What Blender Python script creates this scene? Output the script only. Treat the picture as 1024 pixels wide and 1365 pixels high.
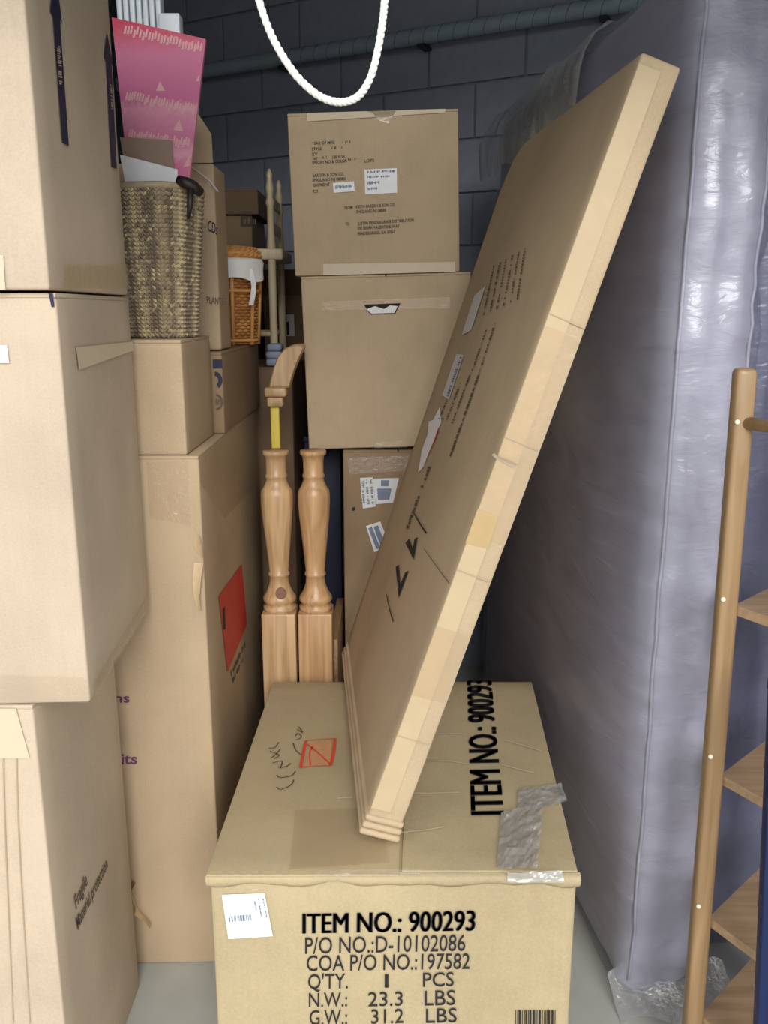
import bpy, math, random
from mathutils import Vector, Matrix, Euler, noise

for o in list(bpy.data.objects):
    bpy.data.objects.remove(o)
scene = bpy.context.scene
COL = scene.collection

# ------------------------------------------------------------------ camera
F_PX, PITCH, CAM_H = 1150.0, math.radians(13.2), 1.55
cam_d = bpy.data.cameras.new('camera')
cam = bpy.data.objects.new('camera', cam_d)
COL.objects.link(cam)
cam.location = (0, 0, CAM_H)
cam.rotation_euler = (math.radians(90) - PITCH, 0, 0)
cam_d.sensor_fit = 'VERTICAL'
cam_d.sensor_height = 36.0
cam_d.sensor_width = 27.0
cam_d.lens = 36.0 * F_PX / 1365.0
cam_d.clip_start = 0.02
scene.camera = cam

# ------------------------------------------------------------------ world, light, exposure
world = bpy.data.worlds.new('overcast_sky')
scene.world = world
world.use_nodes = True
wn = world.node_tree.nodes
wn['Background'].inputs[0].default_value = (0.97, 0.985, 1.0, 1)
wn['Background'].inputs[1].default_value = 1.35
sun_d = bpy.data.lights.new('hazy_sun', 'SUN')
sun_d.energy = 2.5
sun_d.angle = math.radians(30)
sun_d.color = (1.0, 0.98, 0.95)
sun = bpy.data.objects.new('hazy_sun', sun_d)
COL.objects.link(sun)
sun.location = (0, -4, 5)
sun.rotation_euler = Vector((-0.12, 1.0, -0.50)).to_track_quat('-Z', 'Y').to_euler()
vs = scene.view_settings
vs.view_transform = 'Standard'
vs.look = 'None'
vs.gamma = 1.0
vs.use_curve_mapping = False
vs.exposure = 0.0

# ------------------------------------------------------------------ pixel helpers
_c, _s = math.cos(PITCH), math.sin(PITCH)
CAM = Vector((0, 0, CAM_H))


def ray(px, py):
    a = (px - 512) / F_PX
    b = (682.5 - py) / F_PX
    return Vector((a, _c + b * _s, -_s + b * _c))


def P(px, py, X=None, Y=None, Z=None):
    r = ray(px, py)
    if X is not None:
        t = X / r.x
    elif Y is not None:
        t = Y / r.y
    else:
        t = (Z - CAM_H) / r.z
    return CAM + r * t


# ------------------------------------------------------------------ materials
def _mat(name):
    m = bpy.data.materials.new(name)
    m.use_nodes = True
    return m, m.node_tree.nodes, m.node_tree.links, m.node_tree.nodes['Principled BSDF']


def rgb(r, g, b):
    """sRGB 0-255 to linear"""
    f = lambda c: (c / 255 / 12.92) if c / 255 <= 0.04045 else ((c / 255 + 0.055) / 1.055) ** 2.4
    return (f(r), f(g), f(b), 1)


def simple(name, col, rough=0.6, noise_amt=0.12, scale=30.0, bump=0.0, metallic=0.0, spec=0.4, stretch=(1, 1, 1), coat=0.0):
    m, n, l, b = _mat(name)
    tc = n.new('ShaderNodeTexCoord')
    mp = n.new('ShaderNodeMapping')
    mp.inputs['Scale'].default_value = stretch
    l.new(tc.outputs['Object'], mp.inputs[0])
    nz = n.new('ShaderNodeTexNoise')
    nz.inputs['Scale'].default_value = scale
    nz.inputs['Detail'].default_value = 6
    l.new(mp.outputs[0], nz.inputs[0])
    mx = n.new('ShaderNodeMix')
    mx.data_type = 'RGBA'
    mx.inputs['A'].default_value = tuple(c * (1 - noise_amt) for c in col[:3]) + (1,)
    mx.inputs['B'].default_value = tuple(min(1, c * (1 + noise_amt)) for c in col[:3]) + (1,)
    l.new(nz.outputs['Fac'], mx.inputs['Factor'])
    l.new(mx.outputs['Result'], b.inputs['Base Color'])
    b.inputs['Roughness'].default_value = rough
    b.inputs['Metallic'].default_value = metallic
    b.inputs['Specular IOR Level'].default_value = spec
    b.inputs['Coat Weight'].default_value = coat
    if bump:
        bp = n.new('ShaderNodeBump')
        bp.inputs['Strength'].default_value = bump
        bp.inputs['Distance'].default_value = 0.004
        l.new(nz.outputs['Fac'], bp.inputs['Height'])
        l.new(bp.outputs[0], b.inputs['Normal'])
    return m


def kraft(name, col, seed=0.0, flute=420.0, rough=0.72):
    """corrugated cardboard: paper grain, faint vertical fluting, blotches of wear"""
    m, n, l, b = _mat(name)
    tc = n.new('ShaderNodeTexCoord')
    mp = n.new('ShaderNodeMapping')
    mp.inputs['Location'].default_value = (seed, seed * 1.7, seed * 0.6)
    l.new(tc.outputs['Object'], mp.inputs[0])
    big = n.new('ShaderNodeTexNoise')
    big.inputs['Scale'].default_value = 3.2
    big.inputs['Detail'].default_value = 5
    big.inputs['Roughness'].default_value = 0.6
    l.new(mp.outputs[0], big.inputs[0])
    fine = n.new('ShaderNodeTexNoise')
    fine.inputs['Scale'].default_value = 260
    fine.inputs['Detail'].default_value = 3
    l.new(mp.outputs[0], fine.inputs[0])
    st = n.new('ShaderNodeMapping')
    st.inputs['Scale'].default_value = (flute * 0.3, flute * 0.3, 3)
    l.new(tc.outputs['Object'], st.inputs[0])
    streak = n.new('ShaderNodeTexNoise')
    streak.inputs['Scale'].default_value = 1.0
    streak.inputs['Detail'].default_value = 2
    l.new(st.outputs[0], streak.inputs[0])
    add = n.new('ShaderNodeMath')
    add.operation = 'MULTIPLY_ADD'
    add.inputs[1].default_value = 0.45
    l.new(fine.outputs['Fac'], add.inputs[0])
    l.new(big.outputs['Fac'], add.inputs[2])
    add2 = n.new('ShaderNodeMath')
    add2.operation = 'MULTIPLY_ADD'
    add2.inputs[1].default_value = 0.12
    l.new(streak.outputs['Fac'], add2.inputs[0])
    l.new(add.outputs[0], add2.inputs[2])
    rp = n.new('ShaderNodeValToRGB')
    rp.color_ramp.elements[0].position = 0.40
    rp.color_ramp.elements[0].color = tuple(c * 0.80 for c in col[:3]) + (1,)
    rp.color_ramp.elements[1].position = 0.92
    rp.color_ramp.elements[1].color = tuple(min(1, c * 1.14) for c in col[:3]) + (1,)
    l.new(add2.outputs[0], rp.inputs[0])
    l.new(rp.outputs[0], b.inputs['Base Color'])
    b.inputs['Roughness'].default_value = rough
    b.inputs['Specular IOR Level'].default_value = 0.25
    bp = n.new('ShaderNodeBump')
    bp.inputs['Strength'].default_value = 0.25
    bp.inputs['Distance'].default_value = 0.0012
    l.new(add2.outputs[0], bp.inputs['Height'])
    l.new(bp.outputs[0], b.inputs['Normal'])
    return m


def wood(name, col, seed=0.0, scale=18.0, axis=2, rough=0.45, contrast=0.35, coat=0.15):
    m, n, l, b = _mat(name)
    tc = n.new('ShaderNodeTexCoord')
    mp = n.new('ShaderNodeMapping')
    sc = [1.0, 1.0, 1.0]
    sc[axis] = 0.06
    mp.inputs['Scale'].default_value = sc
    mp.inputs['Location'].default_value = (seed, seed * 2.1, seed * 0.3)
    l.new(tc.outputs['Object'], mp.inputs[0])
    nz = n.new('ShaderNodeTexNoise')
    nz.inputs['Scale'].default_value = scale * 3
    nz.inputs['Detail'].default_value = 7
    nz.inputs['Distortion'].default_value = 0.8
    l.new(mp.outputs[0], nz.inputs[0])
    rp = n.new('ShaderNodeValToRGB')
    rp.color_ramp.elements[0].position = 0.32
    rp.color_ramp.elements[0].color = (col[0] * (1 - contrast), col[1] * (1 - contrast * 1.15), col[2] * (1 - contrast * 1.3), 1)
    rp.color_ramp.elements[1].position = 0.68
    rp.color_ramp.elements[1].color = col
    l.new(nz.outputs['Fac'], rp.inputs[0])
    l.new(rp.outputs[0], b.inputs['Base Color'])
    b.inputs['Roughness'].default_value = rough
    b.inputs['Coat Weight'].default_value = coat
    bp = n.new('ShaderNodeBump')
    bp.inputs['Strength'].default_value = 0.12
    bp.inputs['Distance'].default_value = 0.001
    l.new(nz.outputs['Fac'], bp.inputs['Height'])
    l.new(bp.outputs[0], b.inputs['Normal'])
    return m


def clear_film(name, tint=(1, 1, 1), gloss=0.22, rough=0.12, wrinkle=60.0, bump=0.6, stretch=(1, 1, 1), body=0.06):
    """clear packing tape or polythene: mostly see-through, shiny, slightly milky"""
    m, n, l, b = _mat(name)
    n.remove(b)
    out = [x for x in n if x.type == 'OUTPUT_MATERIAL'][0]
    tr = n.new('ShaderNodeBsdfTransparent')
    tr.inputs[0].default_value = (*tint, 1)
    gl = n.new('ShaderNodeBsdfGlossy')
    gl.inputs['Roughness'].default_value = rough
    gl.inputs[0].default_value = (0.95, 0.97, 1, 1)
    df = n.new('ShaderNodeBsdfDiffuse')
    df.inputs[0].default_value = (0.8 * tint[0], 0.8 * tint[1], 0.8 * tint[2], 1)
    tc = n.new('ShaderNodeTexCoord')
    mp = n.new('ShaderNodeMapping')
    mp.inputs['Scale'].default_value = stretch
    l.new(tc.outputs['Object'], mp.inputs[0])
    nz = n.new('ShaderNodeTexNoise')
    nz.inputs['Scale'].default_value = wrinkle
    nz.inputs['Detail'].default_value = 4
    nz.inputs['Distortion'].default_value = 1.2
    l.new(mp.outputs[0], nz.inputs[0])
    bp = n.new('ShaderNodeBump')
    bp.inputs['Strength'].default_value = bump
    bp.inputs['Distance'].default_value = 0.006
    l.new(nz.outputs['Fac'], bp.inputs['Height'])
    l.new(bp.outputs[0], gl.inputs['Normal'])
    lw = n.new('ShaderNodeFresnel')
    lw.inputs['IOR'].default_value = 1.45
    l.new(bp.outputs[0], lw.inputs['Normal'])
    ad = n.new('ShaderNodeMath')
    ad.operation = 'MULTIPLY_ADD'
    ad.inputs[1].default_value = 0.25
    ad.inputs[2].default_value = gloss * 0.25
    ad.use_clamp = True
    l.new(lw.outputs[0], ad.inputs[0])
    m1 = n.new('ShaderNodeMixShader')
    m1.inputs[0].default_value = body
    l.new(tr.outputs[0], m1.inputs[1])
    l.new(df.outputs[0], m1.inputs[2])
    m2 = n.new('ShaderNodeMixShader')
    l.new(ad.outputs[0], m2.inputs[0])
    l.new(m1.outputs[0], m2.inputs[1])
    l.new(gl.outputs[0], m2.inputs[2])
    l.new(m2.outputs[0], out.inputs[0])
    return m


KR = {
    'pale': kraft('kraft_pale', rgb(186, 169, 148), 1.0),
    'mid': kraft('kraft_mid', rgb(171, 150, 123), 4.0),
    'tan': kraft('kraft_tan', rgb(177, 157, 128), 7.0),
    'yellow': kraft('kraft_yellow', rgb(173, 157, 124), 11.0),
    'grey': kraft('kraft_grey', rgb(178, 154, 124), 15.0),
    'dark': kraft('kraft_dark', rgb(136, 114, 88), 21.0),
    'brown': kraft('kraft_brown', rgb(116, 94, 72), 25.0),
}
M_INK = simple('black_ink', rgb(34, 32, 34), 0.7, 0.25, 90)
M_INK_FADED = simple('faded_ink', rgb(92, 78, 66), 0.75, 0.25, 200)
M_NAVYINK = simple('navy_ink', rgb(34, 34, 62), 0.6, 0.2, 60)
M_PURPLE = simple('purple_ink', rgb(98, 56, 86), 0.7, 0.2, 60)
M_RED = simple('red_sticker', rgb(196, 62, 52), 0.6, 0.12, 30)
M_REDINK = simple('red_ink', rgb(208, 72, 48), 0.7, 0.15, 60)
M_REDWASH = simple('red_stamp_wash', rgb(192, 142, 102), 0.75, 0.2, 80)
M_PAPER = simple('white_paper', rgb(236, 238, 240), 0.6, 0.04, 40)
M_PAPERGREY = simple('grey_white_paper', rgb(206, 206, 204), 0.6, 0.06, 40)
M_LABELINK = simple('label_print', rgb(112, 122, 140), 0.7, 0.2, 200)
M_TAPE = clear_film('clear_tape', (1, 0.97, 0.92), 0.25, 0.22, 45, 0.5)
M_TAPETAN = clear_film('tan_tape', (0.97, 0.90, 0.76), 0.16, 0.3, 40, 0.35, body=0.16)
M_TAPECREAM = simple('paper_tape', rgb(206, 191, 164), 0.55, 0.06, 40)
M_TORN = simple('torn_paper', rgb(214, 190, 152), 0.8, 0.15, 60)
M_STRAP = simple('yellow_strap', rgb(206, 184, 74), 0.5, 0.12, 30)
M_PINE = wood('pine', rgb(200, 166, 124), 1.0)
M_PINE2 = wood('pine_dark_grain', rgb(196, 158, 114), 5.0)
M_PINEX = wood('pine_flat', rgb(184, 150, 110), 8.0, axis=1)
M_OAK = wood('oak_post', rgb(160, 131, 94), 2.0, contrast=0.3)
M_OAKX = wood('oak_board', rgb(176, 148, 116), 3.0, axis=0, contrast=0.28)
M_PLUG = simple('pale_plug', rgb(232, 222, 196), 0.5, 0.05)
M_NAVY = simple('navy_paint', rgb(22, 36, 78), 0.4, 0.1, 20)
M_DARKBLUE = simple('dark_blue_board', rgb(26, 28, 52), 0.6, 0.2, 20)
M_LEATHER = simple('dark_handle', rgb(40, 32, 30), 0.5, 0.25, 60)
M_CLOTH = simple('white_cloth', rgb(228, 228, 226), 0.85, 0.05, 60, 0.3)
M_ROPE = simple('white_rope', rgb(236, 238, 228), 0.6, 0.05, 120, 0.2)
M_STEEL = simple('galvanised', rgb(160, 176, 182), 0.45, 0.12, 40)
M_WIRE = simple('dark_wire', rgb(44, 48, 54), 0.5, 0.1)
M_RACK = simple('white_enamel', rgb(214, 222, 228), 0.4, 0.05)

# ------------------------------------------------------------------ mesh helpers
MW = {}           # world matrix of every root
DIM = {}          # W, D, H of boxes


def mesh(name, verts, faces, mat, parent=None, smooth=False, kind=None):
    me = bpy.data.meshes.new(name)
    me.from_pydata([tuple(v) for v in verts], [], faces)
    me.update()
    if smooth:
        me.polygons.foreach_set('use_smooth', [True] * len(me.polygons))
    if mat:
        me.materials.append(mat)
    o = bpy.data.objects.new(name, me)
    COL.objects.link(o)
    if parent:
        o.parent = parent
    if kind:
        o['kind'] = kind
    return o


def tag(o, label, cat, group=None):
    o['label'] = label
    o['category'] = cat
    if group:
        o['group'] = group
    return o


def thing(name, label, cat, loc=(0, 0, 0), rot=None, group=None):
    o = bpy.data.objects.new(name, None)
    o.empty_display_size = 0.05
    COL.objects.link(o)
    R = rot if isinstance(rot, Matrix) else Euler(rot or (0, 0, 0)).to_matrix()
    o.location = loc
    o.rotation_euler = R.to_euler()
    MW[o.name] = Matrix.Translation(Vector(loc)) @ R.to_4x4()
    return tag(o, label, cat, group)


def grid_axis(L, r, n):
    a = [0, r * 0.35, r]
    inner = [r + (L - 2 * r) * i / n for i in range(1, n)]
    return [x - L / 2 for x in a + inner + [L - r, L - r * 0.35, L]]


def rbox_data(W, D, H, r=0.005, n=(2, 2, 2), disp=None, origin='bottom'):
    """rounded box as one welded grid; base centre at the origin"""
    r = min(r, W * 0.49, D * 0.49, H * 0.49)
    ax = [grid_axis(W, r, n[0]), grid_axis(D, r, n[1]), grid_axis(H, r, n[2])]
    idx, verts, faces = {}, [], []
    hl = (W / 2 - r, D / 2 - r, H / 2 - r)

    def vid(i, j, k):
        key = (i, j, k)
        if key not in idx:
            p = Vector((ax[0][i], ax[1][j], ax[2][k]))
            q = Vector([max(-h, min(h, c)) for c, h in zip(p, hl)])
            d = p - q
            nrm = d.normalized() if d.length > 1e-9 else Vector((0, 0, 1))
            p2 = q + nrm * r
            p2.z += H / 2
            if disp:
                p2 = disp(p2, nrm)
            idx[key] = len(verts)
            verts.append(p2)
        return idx[key]
    N = [len(a) - 1 for a in ax]
    for s in (0, 1):
        for a, b, c in ((0, 1, 2), (1, 2, 0), (2, 0, 1)):
            fix = N[c] * s
            for i in range(N[a]):
                for j in range(N[b]):
                    q = []
                    for di, dj in ((0, 0), (1, 0), (1, 1), (0, 1)):
                        ijk = [0, 0, 0]
                        ijk[a], ijk[b], ijk[c] = i + di, j + dj, fix
                        q.append(vid(*ijk))
                    faces.append(q if s else q[::-1])
    return verts, faces


def rbox(name, W, D, H, mat, parent=None, at=(0, 0, 0), r=0.005, n=(1, 1, 1), disp=None, rot=None):
    v, f = rbox_data(W, D, H, r, n, disp)
    if rot:
        R = Euler(rot).to_matrix()
        v = [R @ x for x in v]
    o = mesh(name, [x + Vector(at) for x in v], f, mat, parent, smooth=True)
    return o


def join(parts):
    V, Fs = [], []
    for v, f in parts:
        k = len(V)
        V += list(v)
        Fs += [[i + k for i in q] for q in f]
    return V, Fs


def lathe(profile, seg=28, centre=(0, 0, 0)):
    """profile: list of (radius, z)"""
    V, Fs = [], []
    c = Vector(centre)
    for r, z in profile:
        for i in range(seg):
            a = 2 * math.pi * i / seg
            V.append(c + Vector((r * math.cos(a), r * math.sin(a), z)))
    m = len(profile)
    for k in range(m - 1):
        for i in range(seg):
            j = (i + 1) % seg
            Fs.append([k * seg + i, k * seg + j, (k + 1) * seg + j, (k + 1) * seg + i])
    Fs.append([i for i in range(seg)][::-1])
    Fs.append([(m - 1) * seg + i for i in range(seg)])
    return V, Fs


def tube(pts, rad, seg=8, closed=False):
    pts = [Vector(p) for p in pts]
    V, Fs = [], []
    up = Vector((0, 0, 1))
    prev = None
    rr = rad if isinstance(rad, (list, tuple)) else [rad] * len(pts)
    for i, p in enumerate(pts):
        t = (pts[min(i + 1, len(pts) - 1)] - pts[max(i - 1, 0)]).normalized()
        if prev is None:
            a = up if abs(t.dot(up)) < 0.95 else Vector((1, 0, 0))
            nrm = (a - t * a.dot(t)).normalized()
        else:
            nrm = (prev - t * prev.dot(t)).normalized()
        prev = nrm
        bi = t.cross(nrm)
        for k in range(seg):
            an = 2 * math.pi * k / seg
            V.append(p + (nrm * math.cos(an) + bi * math.sin(an)) * rr[i])
    for i in range(len(pts) - 1):
        for k in range(seg):
            j = (k + 1) % seg
            Fs.append([i * seg + k, i * seg + j, (i + 1) * seg + j, (i + 1) * seg + k])
    Fs.append([k for k in range(seg)][::-1])
    Fs.append([(len(pts) - 1) * seg + k for k in range(seg)])
    return V, Fs


# ------------------------------------------------------------------ decals on box faces
def face_frame(root, face):
    W, D, H = DIM[root.name]
    fr = {
        'front': ((0, -D / 2, 0), (1, 0, 0), (0, 0, 1), (0, -1, 0)),
        'right': ((W / 2, 0, 0), (0, 1, 0), (0, 0, 1), (1, 0, 0)),
        'left': ((-W / 2, 0, 0), (0, -1, 0), (0, 0, 1), (-1, 0, 0)),
        'top': ((0, 0, H), (1, 0, 0), (0, 1, 0), (0, 0, 1)),
    }[face]
    return [Vector(x) for x in fr]


def uv(root, face, px, py):
    o, u, v, n = face_frame(root, face)
    Mi = MW[root.name].inverted()
    ro = Mi @ CAM
    rd = Mi.to_3x3() @ ray(px, py)
    t = (o - ro).dot(n) / rd.dot(n)
    p = ro + rd * t - o
    return p.dot(u), p.dot(v)


def to_local(root, face, a, b, eps):
    o, u, v, n = face_frame(root, face)
    return o + u * a + v * b + n * eps


def decal(name, root, face, pix, mat, eps=0.0012, parent=None, uvs=None, label=None):
    """flat paper, tape or ink polygon lying on one face of a box"""
    pts = uvs or [uv(root, face, *p) for p in pix]
    W, D, H = DIM[root.name]
    hu = {'front': W, 'right': D, 'left': D, 'top': W}[face] / 2
    v0, v1 = (-D / 2, D / 2) if face == 'top' else (0.0, H)
    pts = [(max(-hu, min(hu, a)), max(v0, min(v1, b))) for a, b in pts]
    V = [to_local(root, face, a, b, eps) for a, b in pts]
    nn = face_frame(root, face)[3]
    if (V[1] - V[0]).cross(V[2] - V[1]).dot(nn) < 0:
        V = V[::-1]
    o = mesh(name, V, [list(range(len(V)))], mat, parent or root)
    if label:
        o['label'] = label
    return o


def text(root, face, s, p0, p1, ptop, mat, eps=0.0014, bold=0.0, parent=None, name='printed_text'):
    cu = bpy.data.curves.new('printed_text', 'FONT')
    cu.body = s
    cu.size = 1.0
    cu.offset = bold
    cu.resolution_u = 3
    tmp = bpy.data.objects.new('tmp_text', cu)
    me = bpy.data.meshes.new_from_object(tmp)
    xs = [v.co.x for v in me.vertices]
    x0, x1 = min(xs), max(xs)
    cap = 0.70
    a0 = Vector(uv(root, face, *p0))
    a1 = Vector(uv(root, face, *p1))
    at = Vector(uv(root, face, *ptop))
    ex = (a1 - a0) / (x1 - x0)
    ey = (at - a0) / cap
    verts = []
    for v in me.vertices:
        q = a0 + ex * (v.co.x - x0) + ey * v.co.y
        verts.append(to_local(root, face, q.x, q.y, eps))
    faces = [list(p.vertices) for p in me.polygons]
    o = mesh(name, verts, faces, mat, parent or root)
    bpy.data.objects.remove(tmp)
    bpy.data.meshes.remove(me)
    bpy.data.curves.remove(cu)
    return o


def marks(root, face, rows, mat, seed=0, eps=0.0014, parent=None, name='fine_print', fill=0.72):
    """rows of fine print too small to read: each row (p0, p1, ptop)"""
    rnd = random.Random(seed)
    V, Fs = [], []
    for p0, p1, pt in rows:
        a0, a1, at = [Vector(uv(root, face, *p)) for p in (p0, p1, pt)]
        ex, ey = a1 - a0, at - a0
        step = max(0.004, min(0.06, ey.length * 0.75 / max(ex.length, 1e-6)))
        x = 0.0
        while x < 1:
            w = step * rnd.uniform(0.5, 0.95)
            if rnd.random() < fill:
                y0 = rnd.choice((0, 0, 0, 0.1, 0.4))
                y1 = rnd.choice((1, 1, 0.9, 0.7))
                k = len(V)
                for (s, t) in ((x, y0), (min(1, x + w), y0), (min(1, x + w), y1), (x, y1)):
                    q = a0 + ex * s + ey * t
                    V.append(to_local(root, face, q.x, q.y, eps))
                Fs.append([k, k + 1, k + 2, k + 3])
            x += step
    return mesh(name, V, Fs, mat, parent or root, kind='stuff')


def stroke(root, face, pix, width, mat, eps=0.0015, name='pen_stroke'):
    """a pen line drawn on a face, through photo points"""
    pts = [Vector(uv(root, face, *p)) for p in pix]
    sm = []
    for i in range(len(pts) - 1):
        p0, p1, p2, p3 = pts[max(i - 1, 0)], pts[i], pts[i + 1], pts[min(i + 2, len(pts) - 1)]
        for k in range(5):
            t = k / 5
            sm.append(0.5 * ((2 * p1) + (p2 - p0) * t + (2 * p0 - 5 * p1 + 4 * p2 - p3) * t * t + (3 * p1 - p0 - 3 * p2 + p3) * t ** 3))
    sm.append(pts[-1])
    V, Fs = [], []
    for i, p in enumerate(sm):
        d = (sm[min(i + 1, len(sm) - 1)] - sm[max(i - 1, 0)])
        d = d.normalized() if d.length > 1e-9 else Vector((1, 0))
        nn = Vector((-d.y, d.x)) * width / 2
        V.append(to_local(root, face, *(p + nn), eps))
        V.append(to_local(root, face, *(p - nn), eps))
    for i in range(len(sm) - 1):
        Fs.append([2 * i, 2 * i + 1, 2 * i + 3, 2 * i + 2])
    return mesh(name, V, Fs, mat, root)


# ------------------------------------------------------------------ cartons
def wobble(seed, amp):
    off = Vector((seed * 3.1, seed * 1.7, seed * 0.9))

    def f(p, n):
        k = noise.noise(p * 3.5 + off) * 0.7 + noise.noise(p * 11 + off) * 0.3
        return p - n * (0.5 + 0.5 * k) * amp
    return f


def carton(name, label, size, corner, mat, rotz=0.0, tilt=0.0, group=None, seed=0, corner_at='right', flaps=True,
           R=None, r=0.006, amp=0.0016, n=(10, 8, 10), post=None):
    """corner = world position of the front right (or left) bottom corner"""
    W, D, H = size
    Rm = R or Euler((0, tilt, rotz)).to_matrix()
    sx = W / 2 if corner_at == 'right' else -W / 2
    loc = Vector(corner) - Rm @ Vector((sx, -D / 2, 0))
    root = thing(name, label, 'box', loc, Rm, group)
    DIM[root.name] = size
    ft = 0.005 if flaps else 0.0
    wb_ = wobble(seed, amp)
    rbox('body', W, D, H - ft, mat, root, (0, 0, 0), r, n, (lambda p, nn: post(wb_(p, nn))) if post else wb_)
    if flaps:
        for s in (-1, 1):
            rbox('top_flap', W / 2 - 0.003, D - 0.002, ft + 0.002, mat, root, (s * (W / 4), 0, H - ft - 0.002), 0.0015, (4, 4, 1))
    return root


def tape_strip(root, face, pix, mat=None, eps=0.0018, name='tape', label=None):
    return decal(name, root, face, pix, mat or M_TAPE, eps, label=label)


# ================================================================== the place
def structure(name, v, f, mat):
    o = mesh(name, v, f, mat)
    o['kind'] = 'structure'
    return o


def boxv(x0, x1, y0, y1, z0, z1):
    V = [(x, y, z) for x in (x0, x1) for y in (y0, y1) for z in (z0, z1)]
    Fs = [[0, 1, 3, 2], [4, 6, 7, 5], [0, 4, 5, 1], [2, 3, 7, 6], [0, 2, 6, 4], [1, 5, 7, 3]]
    return [Vector(v) for v in V], Fs


M_FLOOR = simple('concrete_floor', rgb(176, 178, 172), 0.7, 0.16, 9, 0.15)
M_WALLP = simple('painted_wall', rgb(98, 102, 110), 0.8, 0.1, 14, 0.1)
M_BLOCK = simple('painted_block', rgb(152, 158, 170), 0.85, 0.14, 26, 0.5)
M_MORTAR = simple('mortar', rgb(142, 148, 160), 0.9, 0.15, 40, 0.4)
M_CEIL = simple('ceiling_panel', rgb(70, 74, 80), 0.8, 0.1, 10)

CEIL_Z = 3.0
LX, RX = -1.25, 1.35
YW = 3.80
WA = Vector((0.883, -0.469, 0)).normalized()     # along the back wall, left to right
WN = Vector((WA.y, -WA.x, 0))                    # out of the wall, towards the camera
if WN.y > 0:
    WN = -WN
DOOR_Y, HEAD_Z = 1.08, 2.16

structure('floor', *boxv(-6, 6, -8, 6.0, -0.12, 0), M_FLOOR)
structure('ceiling', *boxv(LX - 0.1, RX + 0.1, DOOR_Y - 0.1, 6.0, CEIL_Z, CEIL_Z + 0.1), M_CEIL)
structure('wall_left', *boxv(LX - 0.1, LX, DOOR_Y - 0.1, 6.0, 0, CEIL_Z), M_WALLP)
structure('wall_right', *boxv(RX, RX + 0.1, DOOR_Y - 0.1, 6.0, 0, CEIL_Z), M_WALLP)
structure('wall_front', *boxv(LX, RX, DOOR_Y - 0.1, DOOR_Y, HEAD_Z, CEIL_Z - 0.42), M_WALLP)

# back wall of concrete blocks, set obliquely
base = Vector((0, YW, 0))
s0, s1 = -2.4, 2.1


def wallpt(s, d, z):
    return base + WA * s + WN * d + Vector((0, 0, z))


V = [wallpt(s, d, z) for s in (s0, s1) for d in (-0.12, -0.006) for z in (0, CEIL_Z)]
wb = structure('wall_back', V, [[0, 1, 3, 2], [4, 6, 7, 5], [0, 4, 5, 1], [2, 3, 7, 6], [0, 2, 6, 4], [1, 5, 7, 3]], M_MORTAR)
bm_v, bm_f = rbox_data(0.392, 0.02, 0.192, 0.004, (1, 1, 1))
blk = bpy.data.meshes.new('block')
blk.from_pydata([tuple(v) for v in bm_v], [], bm_f)
blk.materials.append(M_BLOCK)
ang = math.atan2(WA.y, WA.x)
rnd = random.Random(3)
for row in range(5, 18):
    for c in range(-6, 6):
        s = (c + (0.5 if row % 2 else 0)) * 0.4
        if s < s0 + 0.2 or s > s1 - 0.2:
            continue
        p = wallpt(s, -0.004 + rnd.uniform(-0.0015, 0.0015), row * 0.2 + 0.004)
        b = bpy.data.objects.new('block', blk)
        COL.objects.link(b)
        b.parent = wb
        b.location = p
        b.rotation_euler = (0, 0, ang)


def wall_hit(px, py, d=0.0):
    r = ray(px, py)
    t = (base + WN * d - CAM).dot(WN) / r.dot(WN)
    return CAM + r * t


# galvanised pipe fixed along the back wall
pa = wall_hit(550, 50, 0.06)
pz = pa.z
pipe = thing('wall_pipe', 'long galvanised grey pipe running along the block wall under the ceiling', 'pipe', wallpt(0, 0.06, pz))
ends = [WA * -1.65, WA * 1.25]
mesh('pipe_tube', *tube([ends[0] + (ends[1] - ends[0]) * i / 20 for i in range(21)], 0.030, 14), M_STEEL, pipe, True)
for s in (-1.2, -0.45, 0.2, 0.9):
    bkt = mesh('bracket', *rbox_data(0.03, 0.075, 0.012, 0.002), M_WIRE, pipe)
    bkt.location = WA * s + Vector((0, 0, -0.042)) + WN * -0.02
    bkt.rotation_euler = (0, 0, ang)
for i in range(26):
    s = -0.4 + i * 0.062
    pts = []
    for k in range(13):
        a = 2 * math.pi * k / 12
        pts.append(WA * (s + 0.012 * math.sin(a)) + WN * (0.0305 * math.cos(a)) + Vector((0, 0, 0.0305 * math.sin(a))))
    mesh('wire_tie', *tube(pts, 0.0009, 5), M_WIRE, pipe, True)

# navy upright leaning at the wooden shelf
nA, nB = P(1006, 1365, Y=1.30), P(1016, 1138, Y=1.30)
nlean = (nB.x - nA.x) / (nB.z - nA.z)
navy = thing('blue_upright', 'navy blue steel upright leaning beside the wooden shelf', 'post', (nA.x - nlean * nA.z + 0.016, 1.30, 0))
rbox('upright', 0.030, 0.022, 0.95, M_NAVY, navy, (0, 0, 0), 0.003, (1, 1, 3), lambda p, n: p + Vector((nlean * p.z, 0, 0)))
rbox('end_cap', 0.032, 0.024, 0.02, M_LEATHER, navy, (nlean * 0.95, 0, 0.945), 0.003)

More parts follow.
